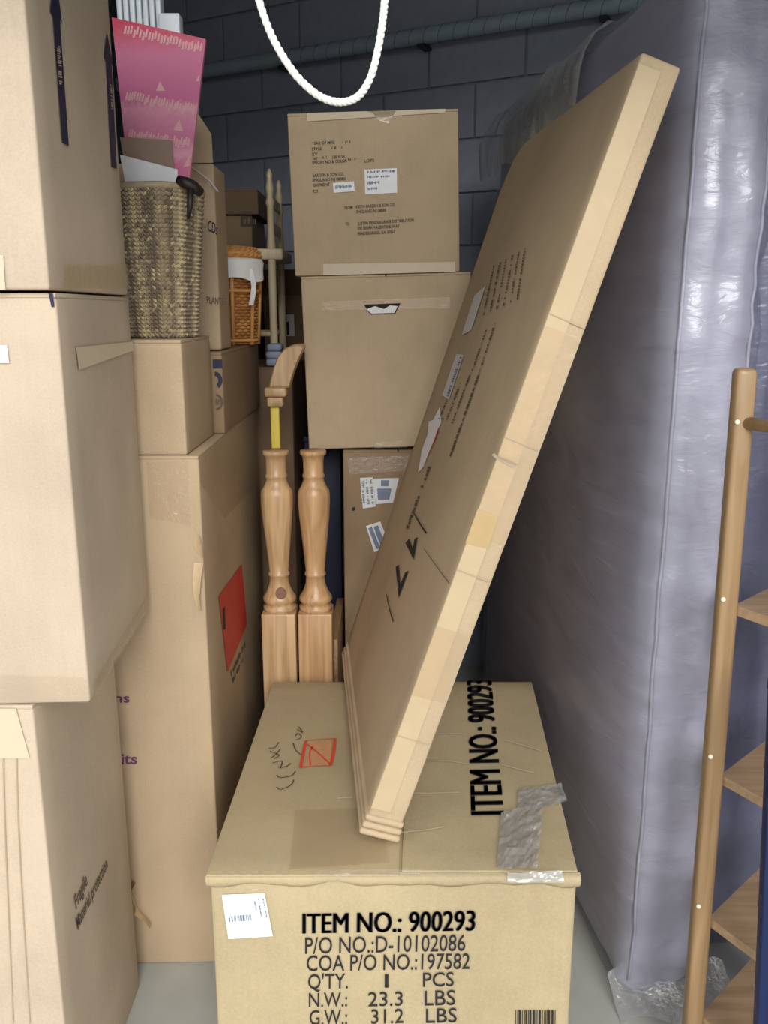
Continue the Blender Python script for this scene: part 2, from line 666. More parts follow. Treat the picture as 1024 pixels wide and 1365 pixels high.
# ================================================================== left stack
c1 = carton('moving_carton', 'large moving carton on the floor, bottom of its stack, marked Fragile on its side',
            (0.58, 0.42, 0.92), (-0.574, 1.30, 0), KR['pale'], seed=1)
text(c1, 'right', 'Fragile', (101, 1213), (116, 1178), (98, 1195), M_INK_FADED, bold=0.012)
text(c1, 'right', 'Material protection', (103, 1240), (143, 1156), (100, 1224), M_INK_FADED, bold=0.012)
tape_strip(c1, 'front', [(-30, 944), (22, 944), (40, 1010), (-30, 1010)], M_TAPECREAM, label='pale paper tape folded over the edge')
for x0, x1 in ((4, 18), (22, 40)):
    stroke(c1, 'front', [(x0, 945), (x0 + 3, 1100), (x1, 1364)], 0.0022, KR['mid'], name='crease')

c2 = carton('moving_carton', 'pale moving carton with a torn tape strip, middle of its stack, overhanging',
            (0.58, 0.455, 0.652), (-0.481, 1.305, 0.922), KR['pale'], rotz=math.radians(3.0), seed=2)
tape_strip(c2, 'right', [(100, 463), (178, 455), (178, 467), (104, 493)], M_TAPECREAM, label='torn strip of pale tape')
tape_strip(c2, 'right', [(122, 915), (199, 790), (199, 808), (127, 928)], M_TAPE)
tape_strip(c2, 'front', [(-60, 897), (116, 903), (119, 936), (-60, 932)], M_TAPE)
tape_strip(c2, 'front', [(-60, 458), (10, 460), (13, 484), (-60, 484)], M_PAPERGREY)
decal('marker_line', c2, 'front', [(65, 391), (71, 391), (73, 409), (69, 409)], M_NAVYINK)

c3 = carton('moving_carton', 'pale moving carton printed with two black arrows, topmost of its stack',
            (0.58, 0.435, 0.60), (-0.484, 1.29, 1.577), KR['pale'], rotz=math.radians(1.5), seed=3)


def arrow(root, face, tail_l, tail_r, neck_l, neck_r, head_l, head_r, tip):
    o = decal('arrow_print', root, face, [tail_l, tail_r, neck_r, head_r, tip, head_l, neck_l], M_NAVYINK)
    return o


arrow(c3, 'right', (82, 190), (91, 195), (70, 22), (79, 26), (66, 16), (82, 31), (73, -40))
arrow(c3, 'right', (148, 223), (155, 225), (141, 82), (148, 85), (138, 76), (150, 88), (142, 44))
for ys in ((62, 110), ):
    marks(c3, 'right', [((77, 112), (74, 60), (82, 113))], KR['mid'], 4, 0.0020)
    marks(c3, 'right', [((147, 152), (145, 112), (150, 153))], KR['mid'], 5, 0.0020)
tape_strip(c3, 'right', [(86, 353), (168, 352), (171, 384), (85, 385)], M_TAPETAN)
tape_strip(c3, 'front', [(-60, 340), (5, 340), (8, 386), (-60, 386)], M_TAPECREAM)

# ================================================================== tall wardrobe carton and what stands on it
tall = carton('wardrobe_carton', 'tall wardrobe carton on the floor with a red diamond sticker on its side',
              (0.70, 0.94, 1.25), (-0.390, 1.795, 0), KR['mid'], seed=5, rotz=math.radians(0.8))
text(tall, 'front', 'ns', (153, 936), (173, 936), (153, 924), M_PURPLE, bold=0.02)
text(tall, 'front', 'uits', (150, 1018), (183, 1018), (150, 1004), M_PURPLE, bold=0.02)
decal('red_sticker', tall, 'right', [(291, 795), (322, 752), (329, 832), (303, 896)], M_RED, label='red diamond hazard sticker')
decal('sticker_mark', tall, 'right', [(296, 812), (299, 808), (300, 838), (297, 840)], M_INK, 0.002)
marks(tall, 'right', [((307, 905), (327, 862), (306, 897)), ((309, 913), (329, 872), (308, 907))], M_INK_FADED, 8)
tape_strip(tall, 'right', [(258, 608), (300, 570), (345, 548), (345, 640), (300, 690), (262, 650)], M_TAPE, label='glossy clear tape')
tape_strip(tall, 'front', [(196, 616), (251, 613), (254, 700), (200, 690)], M_TAPE, label='glossy clear tape')


def torn_flap(root, face, pix, mat, lift, name='torn_tape'):
    """a ragged strip peeling off a face"""
    pts = [uv(root, face, *p) for p in pix]
    m = len(pts) // 2
    V, Fs = [], []
    for i in range(m):
        a, b = pts[i], pts[len(pts) - 1 - i]
        for j in range(4):
            q = Vector(a).lerp(Vector(b), j / 3)
            k = lift * (j / 3) ** 1.5 + 0.002 + 0.003 * abs(noise.noise(Vector((i * 0.9, j * 0.7, 3))))
            V.append(to_local(root, face, q.x, q.y, k))
    for i in range(m - 1):
        for j in range(3):
            Fs.append([i * 4 + j, i * 4 + j + 1, i * 4 + 5 + j, i * 4 + 4 + j])
    return mesh(name, V, Fs, mat, root, True)


torn_flap(tall, 'front', [(262, 712), (258, 725), (262, 735), (268, 742), (274, 742), (272, 730), (270, 718), (268, 711)], M_TORN, 0.018)
torn_flap(tall, 'front', [(259, 750), (257, 770), (258, 790), (262, 808), (270, 812), (268, 795), (270, 768), (273, 748)], M_TORN, 0.014)
torn_flap(tall, 'front', [(181, 1205), (187, 1214), (195, 1223), (202, 1232), (204, 1226), (198, 1217), (190, 1212), (184, 1208)], M_TORN, 0.03)
torn_flap(tall, 'front', [(176, 1172), (175, 1180), (176, 1190), (179, 1200), (183, 1200), (180, 1190), (179, 1178), (184, 1170)], M_TORN, 0.02)

small = carton('small_carton', 'small plain carton on the tall wardrobe carton, under the woven seagrass basket',
               (0.30, 0.30, 0.24), (-0.415, 1.80, 1.25), KR['mid'], seed=6)

logo = carton('flat_carton', 'low carton with a dark logo on the tall carton, under the wicker basket',
              (0.36, 0.62, 0.20), (-0.392, 2.12, 1.25), KR['dark'], seed=7)
decal('logo_print', logo, 'front', [(284, 479), (298, 479), (298, 491), (284, 491)], M_NAVYINK)
ring = lambda cx, cy, a0, a1, ro, ri: [(cx + ro * math.cos(t) * 0.9, cy + ro * math.sin(t)) for t in [a0 + (a1 - a0) * i / 12 for i in range(13)]] + \
    [(cx + ri * math.cos(t) * 0.9, cy + ri * math.sin(t)) for t in [a1 + (a0 - a1) * i / 12 for i in range(13)]]
decal('logo_print', logo, 'front', ring(286, 507, -1.5, 1.0, 12, 6), M_NAVYINK)
decal('logo_print', logo, 'front', ring(288, 536, -1.5, 1.5, 11, 8), M_INK_FADED)
marks(logo, 'front', [((287, 540), (297, 540), (287, 530))], M_INK_FADED, 2)

opened = carton('opened_carton', 'upright opened carton with its lid flap standing up, behind the seagrass basket',
                (0.26, 0.15, 0.435), (-0.402, 2.17, 1.452), KR['mid'], seed=8, flaps=False)
text(opened, 'front', 'CDs', (277, 307), (290, 313), (278, 293), M_NAVYINK, bold=0.01)
text(opened, 'front', 'PLANTES', (276, 404), (302, 407), (276, 395), M_INK_FADED, bold=0.01)
tape_strip(opened, 'front', [(275, 224), (282, 222), (284, 252), (278, 250)], M_TAPE)
fv = [Vector((0.02, -0.073, 0.436)), Vector((0.128, -0.073, 0.436)), Vector((0.126, -0.068, 0.50)), Vector((0.07, -0.056, 0.585)), Vector((0.0, -0.05, 0.60))]
back = [p + Vector((0, 0.004, 0)) for p in fv]
m5 = len(fv)
mesh('lid_flap', fv + back, [list(range(m5))] + [[m5 + i for i in range(m5)][::-1]] + [[i, i + m5, (i + 1) % m5 + m5, (i + 1) % m5] for i in range(m5)], KR['mid'], opened)
mesh('loose_strap', *tube([Vector((0.03, -0.08, 0.445)), Vector((0.08, -0.083, 0.425)), Vector((0.12, -0.085, 0.395)), Vector((0.14, -0.086, 0.37))], 0.0016, 6), M_PAPERGREY, opened, True)


# ------------------------------------------------------------------ baskets
def stitch(c, d, up, nrm, L, w, t):
    """one strand piece: a slim faceted spindle"""
    ends_ = (c - d * L, c + d * L)
    ringv = [c + up * w, c + nrm * t, c - up * w, c - nrm * t * 0.4]
    V = [ends_[0]] + ringv + [ends_[1]]
    Fs = [[0, 1 + (i + 1) % 4, 1 + i] for i in range(4)] + [[5, 1 + i, 1 + (i + 1) % 4] for i in range(4)]
    return V, Fs


def sup(a, rx, ry, e):
    c, s = math.cos(a), math.sin(a)
    return Vector((rx * math.copysign(abs(c) ** e, c), ry * math.copysign(abs(s) ** e, s), 0))


M_SEA = []
for nm, cc in (('seagrass_dark', rgb(122, 108, 90)), ('seagrass_mid', rgb(160, 144, 118)), ('seagrass_light', rgb(188, 174, 134))):
    M_SEA.append(simple(nm, cc, 0.8, 0.25, 70, 0.4))
bk = thing('seagrass_basket', 'tall grey-brown woven seagrass basket with dark handle on the small plain carton', 'basket', (-0.488, 1.945, 1.492), (0, 0, math.radians(-14)))
BH, EX = 0.302, 0.55
rx_at = lambda z: (0.062 + 0.024 * z / BH)
ry_at = lambda z: (0.070 + 0.024 * z / BH)
V, Fs = [], []
NS = 48
for k, (z, ins) in enumerate(((0.0, 0), (BH, 0), (BH, 0.008), (0.012, 0.008))):
    for i in range(NS):
        V.append(sup(2 * math.pi * i / NS, rx_at(z) - ins - 0.003, ry_at(z) - ins - 0.003, EX) + Vector((0, 0, z)))
for k in range(3):
    for i in range(NS):
        j = (i + 1) % NS
        Fs.append([k * NS + i, k * NS + j, (k + 1) * NS + j, (k + 1) * NS + i])
Fs.append(list(range(NS))[::-1])
Fs.append([3 * NS + i for i in range(NS)])
mesh('basket_wall', V, Fs, M_SEA[0], bk, True)
groups = {0: [], 1: [], 2: []}
cols = 46
rnd = random.Random(5)
dense = [sup(2 * math.pi * i / 2000, rx_at(BH), ry_at(BH), EX) for i in range(2001)]
acc = [0.0]
for i in range(2000):
    acc.append(acc[-1] + (dense[i + 1] - dense[i]).length)


def arc_angle(t):
    t = (t % 1.0) * acc[-1]
    lo = 0
    while acc[lo + 1] < t:
        lo += 1
    return 2 * math.pi * (lo + (t - acc[lo]) / max(1e-9, acc[lo + 1] - acc[lo])) / 2000


for cidx in range(cols):
    shade = (0, 1, 2, 1, 0, 0, 1, 1)[cidx % 8]
    a0_ = arc_angle((cidx + 0.25) / cols)
    a1_ = arc_angle((cidx + 0.45) / cols)
    if a1_ < a0_:
        a1_ += 2 * math.pi
    for k in range(34):
        z = 0.005 + k * (BH - 0.010) / 33
        p = sup(a0_, rx_at(z), ry_at(z), EX) + Vector((0, 0, z))
        p2 = sup(a1_, rx_at(z), ry_at(z), EX) + Vector((0, 0, z))
        tg = (p2 - p).normalized()
        nr = Vector((tg.y, -tg.x, 0))
        for side in (-1, 1):
            d = (tg * 0.7 * side + Vector((0, 0, 0.75))).normalized()
            u = nr.cross(d).normalized()
            g = shade if rnd.random() < 0.75 else rnd.choice((0, 1, 2))
            groups[g].append(stitch(p + tg * 0.0032 * side, d, u, nr, 0.0085, 0.0040, 0.0055))
for g in groups:
    mesh('weave', *join(groups[g]), M_SEA[g], bk, False, 'stuff')
rimp = [sup(2 * math.pi * i / 40, rx_at(BH), ry_at(BH), EX) + Vector((0, 0, BH + 0.002)) for i in range(41)]
mesh('rim', *tube(rimp, 0.007, 8), M_SEA[1], bk, True)
hx = rx_at(BH)
BI = MW[bk.name].inverted()
hp = [BI @ P(x, y, Y=yy) for x, y, yy in ((251, 292, 1.862), (253, 275, 1.856), (254, 252, 1.858), (238, 240, 1.868), (248, 244, 1.862), (258, 249, 1.868), (267, 256, 1.885))]
mesh('handle', *tube(hp[3:], [0.010, 0.012, 0.012, 0.010], 10), M_LEATHER, bk, True)
mesh('handle_strap', *tube(hp[:3], [0.003, 0.006, 0.007], 8), M_LEATHER, bk, True)

# pink gift bag, card sheets standing in the basket
def pink_mat():
    m, n, l, b = _mat('pink_gift_paper')
    tc = n.new('ShaderNodeTexCoord')
    sp = n.new('ShaderNodeSeparateXYZ')
    l.new(tc.outputs['Object'], sp.inputs[0])
    rp = n.new('ShaderNodeValToRGB')
    rp.color_ramp.interpolation = 'LINEAR'
    stops = [(0.0, rgb(218, 137, 167)), (0.33, rgb(218, 135, 165)), (0.36, rgb(228, 167, 188)), (0.40, rgb(218, 119, 157)), (0.55, rgb(213, 114, 154)), (0.58, rgb(225, 161, 181)),
             (0.63, rgb(208, 119, 157)), (0.72, rgb(225, 154, 177)), (0.75, rgb(202, 110, 150)), (0.88, rgb(211, 124, 159)), (0.93, rgb(208, 97, 121)), (0.97, rgb(200, 62, 89))]
    e = rp.color_ramp.elements
    e[0].position, e[0].color = stops[0]
    e[1].position, e[1].color = stops[-1]
    for p_, c_ in stops[1:-1]:
        x = e.new(p_)
        x.color = c_
    mt = n.new('ShaderNodeMath')
    mt.operation = 'DIVIDE'
    mt.inputs[1].default_value = 0.66
    nz = n.new('ShaderNodeTexNoise')
    nz.inputs['Scale'].default_value = 120
    l.new(tc.outputs['Object'], nz.inputs[0])
    ma = n.new('ShaderNodeMath')
    ma.operation = 'MULTIPLY_ADD'
    ma.inputs[1].default_value = 0.03
    l.new(nz.outputs['Fac'], ma.inputs[0])
    l.new(sp.outputs['Z'], ma.inputs[2])
    l.new(ma.outputs[0], mt.inputs[0])
    l.new(mt.outputs[0], rp.inputs[0])
    l.new(rp.outputs[0], b.inputs['Base Color'])
    b.inputs['Roughness'].default_value = 0.4
    return m


def bag_frame(px, py, Y):
    return P(px, py, Y=Y)


YB = 1.985
tl, tr, br = P(150, 24, Y=YB), P(275, 53, Y=YB), P(256, 246, Y=YB)
bl = P(196, 246, Y=YB)
floor_z = 1.492 + 0.014
dirr = (br - tr).normalized()
br2 = br + dirr * ((br.z - floor_z) / -dirr.z)
dl = Vector((-0.520, YB, floor_z))
br2 = Vector((-0.462, YB, floor_z))
bagroot = thing('gift_bag', 'pink patterned flat gift bag standing in the seagrass basket', 'bag', (-0.48, YB, floor_z))
MI = MW[bagroot.name].inverted()
rimz = 1.492 + BH + 0.03
neckl, neckr = Vector((-0.552, YB, rimz)), Vector((-0.421, YB, rimz))
outl = [dl, br2, neckr, tr, tl, neckl]
V, Fs = [], []
for d in (-0.006, 0.006):
    for p in outl:
        V.append(MI @ (p + Vector((0, d, 0))))
Fs = [[0, 1, 2, 3, 4, 5], [11, 10, 9, 8, 7, 6]] + [[i, i + 6, (i + 1) % 6 + 6, (i + 1) % 6] for i in range(6)]
mesh('bag_body', V, Fs, pink_mat(), bagroot)
M_PALEPINK = simple('pale_pink_print', rgb(226, 172, 176), 0.5, 0.08)
for tri in ([(208, 121), (220, 121), (213, 108)], [(231, 173), (244, 175), (239, 159)], [(244, 223), (253, 221), (253, 206)], [(261, 108), (266, 108), (266, 99)]):
    pts = [MI @ (P(x, y, Y=YB - 0.0065)) for x, y in tri]
    mesh('tree_print', pts, [[0, 1, 2]], M_PALEPINK, bagroot)
rnd = random.Random(9)
for (xa, ya, xb, yb) in ((166, 40, 267, 64), (168, 127, 257, 147), (172, 180, 250, 191)):
    V, Fs = [], []
    for i in range(26):
        t = i / 25
        x, y = xa + (xb - xa) * t, ya + (yb - ya) * t + rnd.uniform(-3, 3)
        k = len(V)
        for dx, dy in ((-1.6, 5), (1.6, 5), (3.2, -5), (1.0, -6)):
            V.append(MI @ P(x + dx, y + dy, Y=YB - 0.0066))
        Fs.append([k, k + 1, k + 2, k + 3])
    mesh('border_print', V, Fs, M_PALEPINK, bagroot, kind='stuff')


def card(name, label, pix, Y, foot, mat):
    pts = [P(x, y, Y=Y) for x, y in pix] + [Vector(f) for f in foot]
    c = Vector(foot[0]).lerp(Vector(foot[1]), 0.5)
    root = thing(name, label, 'card', c)
    m = len(pts)
    V = [p - c + Vector((0, d, 0)) for d in (-0.001, 0.001) for p in pts]
    Fs = [list(range(m)), [m + i for i in range(m)][::-1]] + [[i, i + m, (i + 1) % m + m, (i + 1) % m] for i in range(m)]
    mesh('card_sheet', V, Fs, mat, root)
    return root


card('brown_card', 'plain brown card sheet in front of the pink gift bag', [(160, 183), (229, 187), (232, 226)], 1.968,
     [(-0.462, 1.962, floor_z), (-0.510, 1.962, floor_z)], simple('brown_card', rgb(150, 128, 112), 0.7, 0.08))
card('white_card', 'white card sheet leaning in the seagrass basket before the brown card', [(160, 206), (237, 226), (236, 246)], 1.950,
     [(-0.462, 1.944, floor_z), (-0.510, 1.944, floor_z)], M_PAPER)

# white slatted rack on the opened carton
rk = thing('slatted_rack', 'white slatted rack standing on the opened carton behind the pink bag', 'rack', (-0.565, 2.30, 1.888))
rbox('base_rail', 0.15, 0.05, 0.02, M_RACK, rk, (0, 0, 0), 0.003)
rbox('top_rail', 0.15, 0.05, 0.02, M_RACK, rk, (0, 0, 0.50), 0.003)
for i in range(7):
    rbox('slat', 0.012, 0.04, 0.49, M_RACK, rk, (-0.068 + i * 0.0155, 0, 0.015), 0.003)
rbox('shelf_block', 0.05, 0.04, 0.335, M_RACK, rk, (0.052, -0.01, 0.015), 0.003)

# wicker basket
M_WICK = [simple('wicker_a', rgb(206, 150, 88), 0.55, 0.2, 60, 0.3), simple('wicker_b', rgb(178, 122, 68), 0.55, 0.2, 60, 0.3)]
wkc = Vector((-0.462, 2.585, 1.452))
wk = thing('wicker_basket', 'small honey-coloured wicker basket with white cloth liner and lid on the logo carton', 'basket', wkc)
WH = 0.225
wr = lambda z: 0.088 + 0.014 * z / WH
mesh('basket_wall', *lathe([(wr(0) - 0.006, 0), (wr(WH) - 0.006, WH), (wr(WH) - 0.012, WH)], 40), M_WICK[1], wk, True)
gg = {0: [], 1: []}
for k in range(26):
    z = 0.004 + k * (WH - 0.006) / 25
    for i in range(26):
        a = 2 * math.pi * (i + 0.5 * (k % 2)) / 26
        nr = Vector((math.cos(a), math.sin(a), 0))
        tg = Vector((-nr.y, nr.x, 0))
        gg[(i // 2 + k // 4) % 2].append(stitch(nr * (wr(z) - 0.002) + Vector((0, 0, z)), tg, Vector((0, 0, 1)), nr, 0.0125, 0.0045, 0.005))
for g in gg:
    mesh('weave', *join(gg[g]), M_WICK[g], wk, False, 'stuff')
for i in range(9):
    a = 2 * math.pi * i / 9 + 0.2
    nr = Vector((math.cos(a), math.sin(a), 0))
    mesh('stake', *tube([nr * (wr(0) + 0.003), nr * (wr(WH) + 0.003) + Vector((0, 0, WH))], 0.006, 6), M_WICK[0], wk, True)
for z in (0.012, 0.15):
    mesh('band', *tube([Vector((math.cos(2 * math.pi * i / 36) * (wr(z) + 0.005), math.sin(2 * math.pi * i / 36) * (wr(z) + 0.005), z)) for i in range(37)], 0.005, 6), M_WICK[0], wk, True)
V, Fs = [], []
NC = 60
for k, (dr, z) in enumerate(((-0.006, WH + 0.012), (0.006, WH + 0.014), (0.012, WH + 0.004), (0.011, WH - 0.02), (0.013, WH - 0.045))):
    for i in range(NC):
        a = 2 * math.pi * i / NC
        rr = wr(WH) + dr + 0.003 * math.sin(a * 9 + k) * (k / 4)
        zz = z + (0.006 * math.sin(a * 5 + 1) if k == 4 else 0)
        V.append(Vector((rr * math.cos(a), rr * math.sin(a), zz)))
for k in range(4):
    for i in range(NC):
        j = (i + 1) % NC
        Fs.append([k * NC + i, k * NC + j, (k + 1) * NC + j, (k + 1) * NC + i])
mesh('cloth_liner', V, Fs, M_CLOTH, wk, True)
mesh('cloth_tie', *join([rbox_data(0.014, 0.004, 0.10, 0.0015, (1, 1, 4), lambda p, n: p + Vector((0.01 * math.sin(p.z * 30), 0, 0)))]), M_CLOTH, wk, True).location = (0.085, -0.072, WH - 0.115)
lid = mesh('lid', *lathe([(wr(WH) + 0.004, WH + 0.014), (wr(WH) + 0.006, WH + 0.028), (wr(WH) - 0.012, WH + 0.044), (0.05, WH + 0.052), (0.005, WH + 0.054)], 40), M_WICK[0], wk, True)
lg = []
for k, (rr, z) in enumerate(((wr(WH) + 0.005, WH + 0.022), (wr(WH) + 0.002, WH + 0.033), (wr(WH) - 0.008, WH + 0.042))):
    for i in range(34):
        a = 2 * math.pi * (i + 0.5 * (k % 2)) / 34
        nr = Vector((math.cos(a), math.sin(a), 0.3)).normalized()
        tg = Vector((-math.sin(a), math.cos(a), 0.35)).normalized()
        lg.append(stitch(Vector((rr * math.cos(a), rr * math.sin(a), z)), tg, nr.cross(tg), nr, 0.0125, 0.005, 0.006))
mesh('lid_weave', *join(lg), M_WICK[0], lid, False, 'stuff')

# ================================================================== behind: cartons, child's chair
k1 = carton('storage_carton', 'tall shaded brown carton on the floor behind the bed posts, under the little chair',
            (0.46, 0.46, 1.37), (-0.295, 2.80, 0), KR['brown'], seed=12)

ch = thing('child_chair', 'small pale wooden child chair standing on the shaded brown carton', 'chair', (-0.478, 3.03, 1.372))
M_CHAIR = wood('pale_chair_wood', rgb(214, 196, 160), 6.0, contrast=0.2)
for sy in (-1, 1):
    y = sy * 0.125
    prof = [(0.010, 0.0), (0.013, 0.05), (0.013, 0.34), (0.015, 0.36), (0.011, 0.42), (0.011, 0.50), (0.015, 0.51), (0.009, 0.53), (0.014, 0.555), (0.008, 0.58), (0.010, 0.595), (0.003, 0.612)]
    mesh('back_post', *lathe(prof, 14, (0.115, y, 0)), M_CHAIR, ch, True)
    mesh('leg', *lathe([(0.010, 0), (0.014, 0.12), (0.012, 0.2), (0.014, 0.345)], 14, (-0.115, y, 0)), M_CHAIR, ch, True)
    mesh('stretcher', *tube([(-0.115, y, 0.10), (0.115, y, 0.10)], 0.008, 8), M_CHAIR, ch, True)
rbox('seat', 0.29, 0.28, 0.036, M_CHAIR, ch, (0.008, 0, 0.334), 0.008, (3, 3, 1))
for z in (0.42, 0.50):
    rbox('back_slat', 0.010, 0.25, 0.035, M_CHAIR, ch, (0.115, 0, z), 0.004)

l0 = carton('storage_carton', 'large carton on the floor by the block wall, behind the little chair',
            (0.46, 0.40, 1.46), (-0.485, 3.36, 0), KR['brown'], seed=14)
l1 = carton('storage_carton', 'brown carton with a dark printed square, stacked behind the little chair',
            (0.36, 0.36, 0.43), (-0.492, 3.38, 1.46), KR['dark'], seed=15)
decal('dark_print', l1, 'front', [(321, 286), (347, 286), (347, 302), (321, 302)], M_INK_FADED)
marks(l1, 'front', [((325, 299), (344, 299), (325, 289))], KR['dark'], 3, 0.002)
tw = thing('folded_towel', 'pale blue folded cloth lying on the shaded brown carton under the chair', 'cloth', (P(367, 480, Y=2.86).x, 2.86, 1.372))
M_BLUECLOTH = simple('pale_blue_cloth', rgb(142, 152, 170), 0.8, 0.08, 60, 0.3)
for k in range(3):
    rbox('fold', 0.055 - 0.003 * k, 0.08, 0.024, M_BLUECLOTH, tw, (0.001 * k, 0, 0.0235 * k), 0.010, (4, 4, 1), lambda p, n, k=k: p + Vector((0.002 * noise.noise(p * 40 + Vector((k, 0, 0))), 0, 0)))
l2 = carton('storage_carton', 'low dark brown carton lying on the carton with the dark printed square',
            (0.42, 0.38, 0.09), (-0.465, 3.37, 1.893), KR['brown'], seed=16)
n1 = carton('storage_carton', 'shaded open carton with a white label beside the little chair, behind the tall stack',
            (0.32, 0.36, 1.60), (-0.135, 3.34, 0), KR['brown'], seed=17, flaps=False)
decal('label', n1, 'front', [(377, 419), (392, 419), (393, 448), (378, 448)], M_PAPERGREY)
decal('label_print', n1, 'front', [(382, 430), (385, 428), (386, 446), (383, 447)], M_INK, 0.002)
v5 = [Vector((-0.16, -0.18, 1.60)), Vector((0.16, -0.18, 1.60)), Vector((0.15, -0.27, 1.69)), Vector((-0.15, -0.27, 1.69))]
mesh('open_flap', v5 + [p + Vector((0, 0.005, 0.003)) for p in v5], [[0, 1, 2, 3], [7, 6, 5, 4]] + [[i, i + 4, (i + 1) % 4 + 4, (i + 1) % 4] for i in range(4)], KR['brown'], n1)

# ================================================================== bed posts, rail, carved piece
def bed_post(label, x, y, mat, htop):
    t = thing('bed_post', label, 'post', (x, y, 0), None, 'turned bed posts')
    sq = 0.096
    zq = htop - 0.46
    rbox('square_shaft', sq, sq, zq, mat, t, (0, 0, 0), 0.004, (2, 2, 6))
    pr = [(0.046, zq - 0.002), (0.047, zq + 0.012), (0.040, zq + 0.016), (0.040, zq + 0.022), (0.047, zq + 0.03), (0.046, zq + 0.04), (0.036, zq + 0.055), (0.028, zq + 0.078),
          (0.0265, zq + 0.10), (0.030, zq + 0.104), (0.030, zq + 0.11), (0.0265, zq + 0.114), (0.030, zq + 0.15), (0.036, zq + 0.21), (0.042, zq + 0.27), (0.0445, zq + 0.31),
          (0.0445, zq + 0.335), (0.043, zq + 0.347), (0.036, zq + 0.358), (0.030, zq + 0.372), (0.0275, zq + 0.382), (0.0305, zq + 0.386), (0.0305, zq + 0.392), (0.0275, zq + 0.396),
          (0.028, zq + 0.43), (0.0305, zq + 0.445), (0.036, zq + 0.449), (0.0365, zq + 0.456), (0.035, zq + 0.46)]
    mesh('turned_shaft', *lathe(pr, 36), mat, t, True)
    return t


pz_top = P(360, 600, Y=2.345).z
bed_post('turned pine post with a dark knot, standing against the tall wardrobe carton', P(370, 640, Y=2.345).x - 0.003, 2.345, M_PINE, pz_top)
p2 = bed_post('turned pine post without a knot, standing between its twin and the leaning flat carton', P(370, 640, Y=2.345).x + 0.100, 2.345, M_PINE2, pz_top)
M_KNOT = simple('knot', rgb(110, 66, 44), 0.5, 0.3, 60)
kz = pz_top - 0.46 + 0.06
pk = [o for o in COL.objects if o.name == 'bed_post'][0]
kv, kf = [], []
for i in range(16):
    a = 2 * math.pi * i / 16
    ca, sa = 0.20 * math.cos(a), 0.016 * math.sin(a)
    rr = 0.0365 if sa < 0 else 0.030
    zz = kz + sa
    th = -1.35 + ca * 2.0
    rr = 0.0475 - (zz - (pz_top - 0.46 + 0.04)) * 0.42
    kv.append(Vector((rr * math.cos(th), rr * math.sin(th), zz)))
mesh('knot', kv, [list(range(16))], M_KNOT, pk)

rl = thing('bed_rail', 'pine bed rail board standing on edge behind the turned posts', 'board', (-0.150, 2.60, 0), (0, 0, math.radians(-1)))
rbox('board', 0.026, 0.36, 0.60, M_PINEX, rl, (0, 0, 0), 0.004, (1, 4, 2))
rbox('end_cleat', 0.034, 0.03, 0.60, M_PINEX, rl, (0, -0.19, 0), 0.004)

nb = thing('folded_board', 'dark navy blue board standing on edge between bed rail and labelled carton', 'board', (-0.205, 2.86, 0))
rbox('panel', 0.12, 0.03, 1.12, M_DARKBLUE, nb, (0, 0, 0), 0.003)
rbox('edge_strip', 0.126, 0.036, 0.02, M_DARKBLUE, nb, (0, 0, 1.12), 0.003)

YC = 2.52
cp = thing('carved_bed_end', 'curved pine scroll with stepped moulding on a slim yellow upright', 'bed end', (P(369, 560, Y=YC).x, YC, 0))
cx0 = cp.location.x
zc_ = lambda y: P(369, y, Y=YC).z
xl_ = lambda x, y: P(x, y, Y=YC).x - cx0
rbox('upright', 0.026, 0.022, zc_(541), M_STRAP, cp, (0, 0, 0), 0.004, (1, 1, 6), lambda p, n: p + Vector((-0.006 * math.sin(max(0, p.z - 1.0) * 9), 0, 0)))
rbox('moulding', 0.046, 0.06, zc_(528) - zc_(541), M_PINE, cp, (0, 0, zc_(541)), 0.006, (2, 2, 2))
rbox('moulding', 0.064, 0.075, zc_(515) - zc_(528), M_PINE, cp, (0.002, 0, zc_(528)), 0.008, (2, 2, 2))
prof = [(360, 516), (362, 505), (366, 490), (372, 475), (381, 464), (392, 459), (405, 458), (407, 463), (402, 472), (396, 486), (391, 500), (387, 516)]
pv = [Vector((xl_(x, y), 0, zc_(y))) for x, y in prof]
mm = len(pv)
V = [p + Vector((0, d, 0)) for d in (-0.032, -0.026, 0.03) for p in pv]
cen = sum(pv, Vector()) / mm
for i in range(mm):
    V[i] = V[i].lerp(cen + Vector((0, -0.032, 0)), 0.10)
Fs = [list(range(mm))[::-1], [2 * mm + i for i in range(mm)]]
for k in range(2):
    for i in range(mm):
        j = (i + 1) % mm
        Fs.append([k * mm + i, k * mm + j, (k + 1) * mm + j, (k + 1) * mm + i])
mesh('scroll', V, Fs, M_PINE, cp)

# ================================================================== middle stack
YS = 2.62
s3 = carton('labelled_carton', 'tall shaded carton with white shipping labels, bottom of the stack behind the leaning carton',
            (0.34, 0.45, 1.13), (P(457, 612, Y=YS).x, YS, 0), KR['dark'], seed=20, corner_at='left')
decal('shipping_label', s3, 'front', [(480, 637), (497, 636), (501, 675), (484, 678)], M_PAPERGREY)
decal('shipping_label', s3, 'front', [(497, 638), (532, 637), (524, 670), (501, 672)], M_PAPERGREY)
decal('shipping_label', s3, 'front', [(488, 701), (507, 695), (520, 727), (499, 736)], M_PAPERGREY)
for q in ([(491, 704), (496, 702), (507, 730), (502, 732)], [(498, 702), (504, 700), (514, 726), (508, 729)],
          [(508, 640), (519, 640), (518, 648), (508, 648)], [(503, 651), (522, 651), (519, 666), (504, 666)]):
    decal('label_print', s3, 'front', q, M_LABELINK, 0.002)
marks(s3, 'front', [((484, 672), (482, 639), (487, 672)), ((490, 672), (487, 639), (493, 672)), ((496, 672), (493, 639), (499, 672))], M_LABELINK, 6, 0.002)
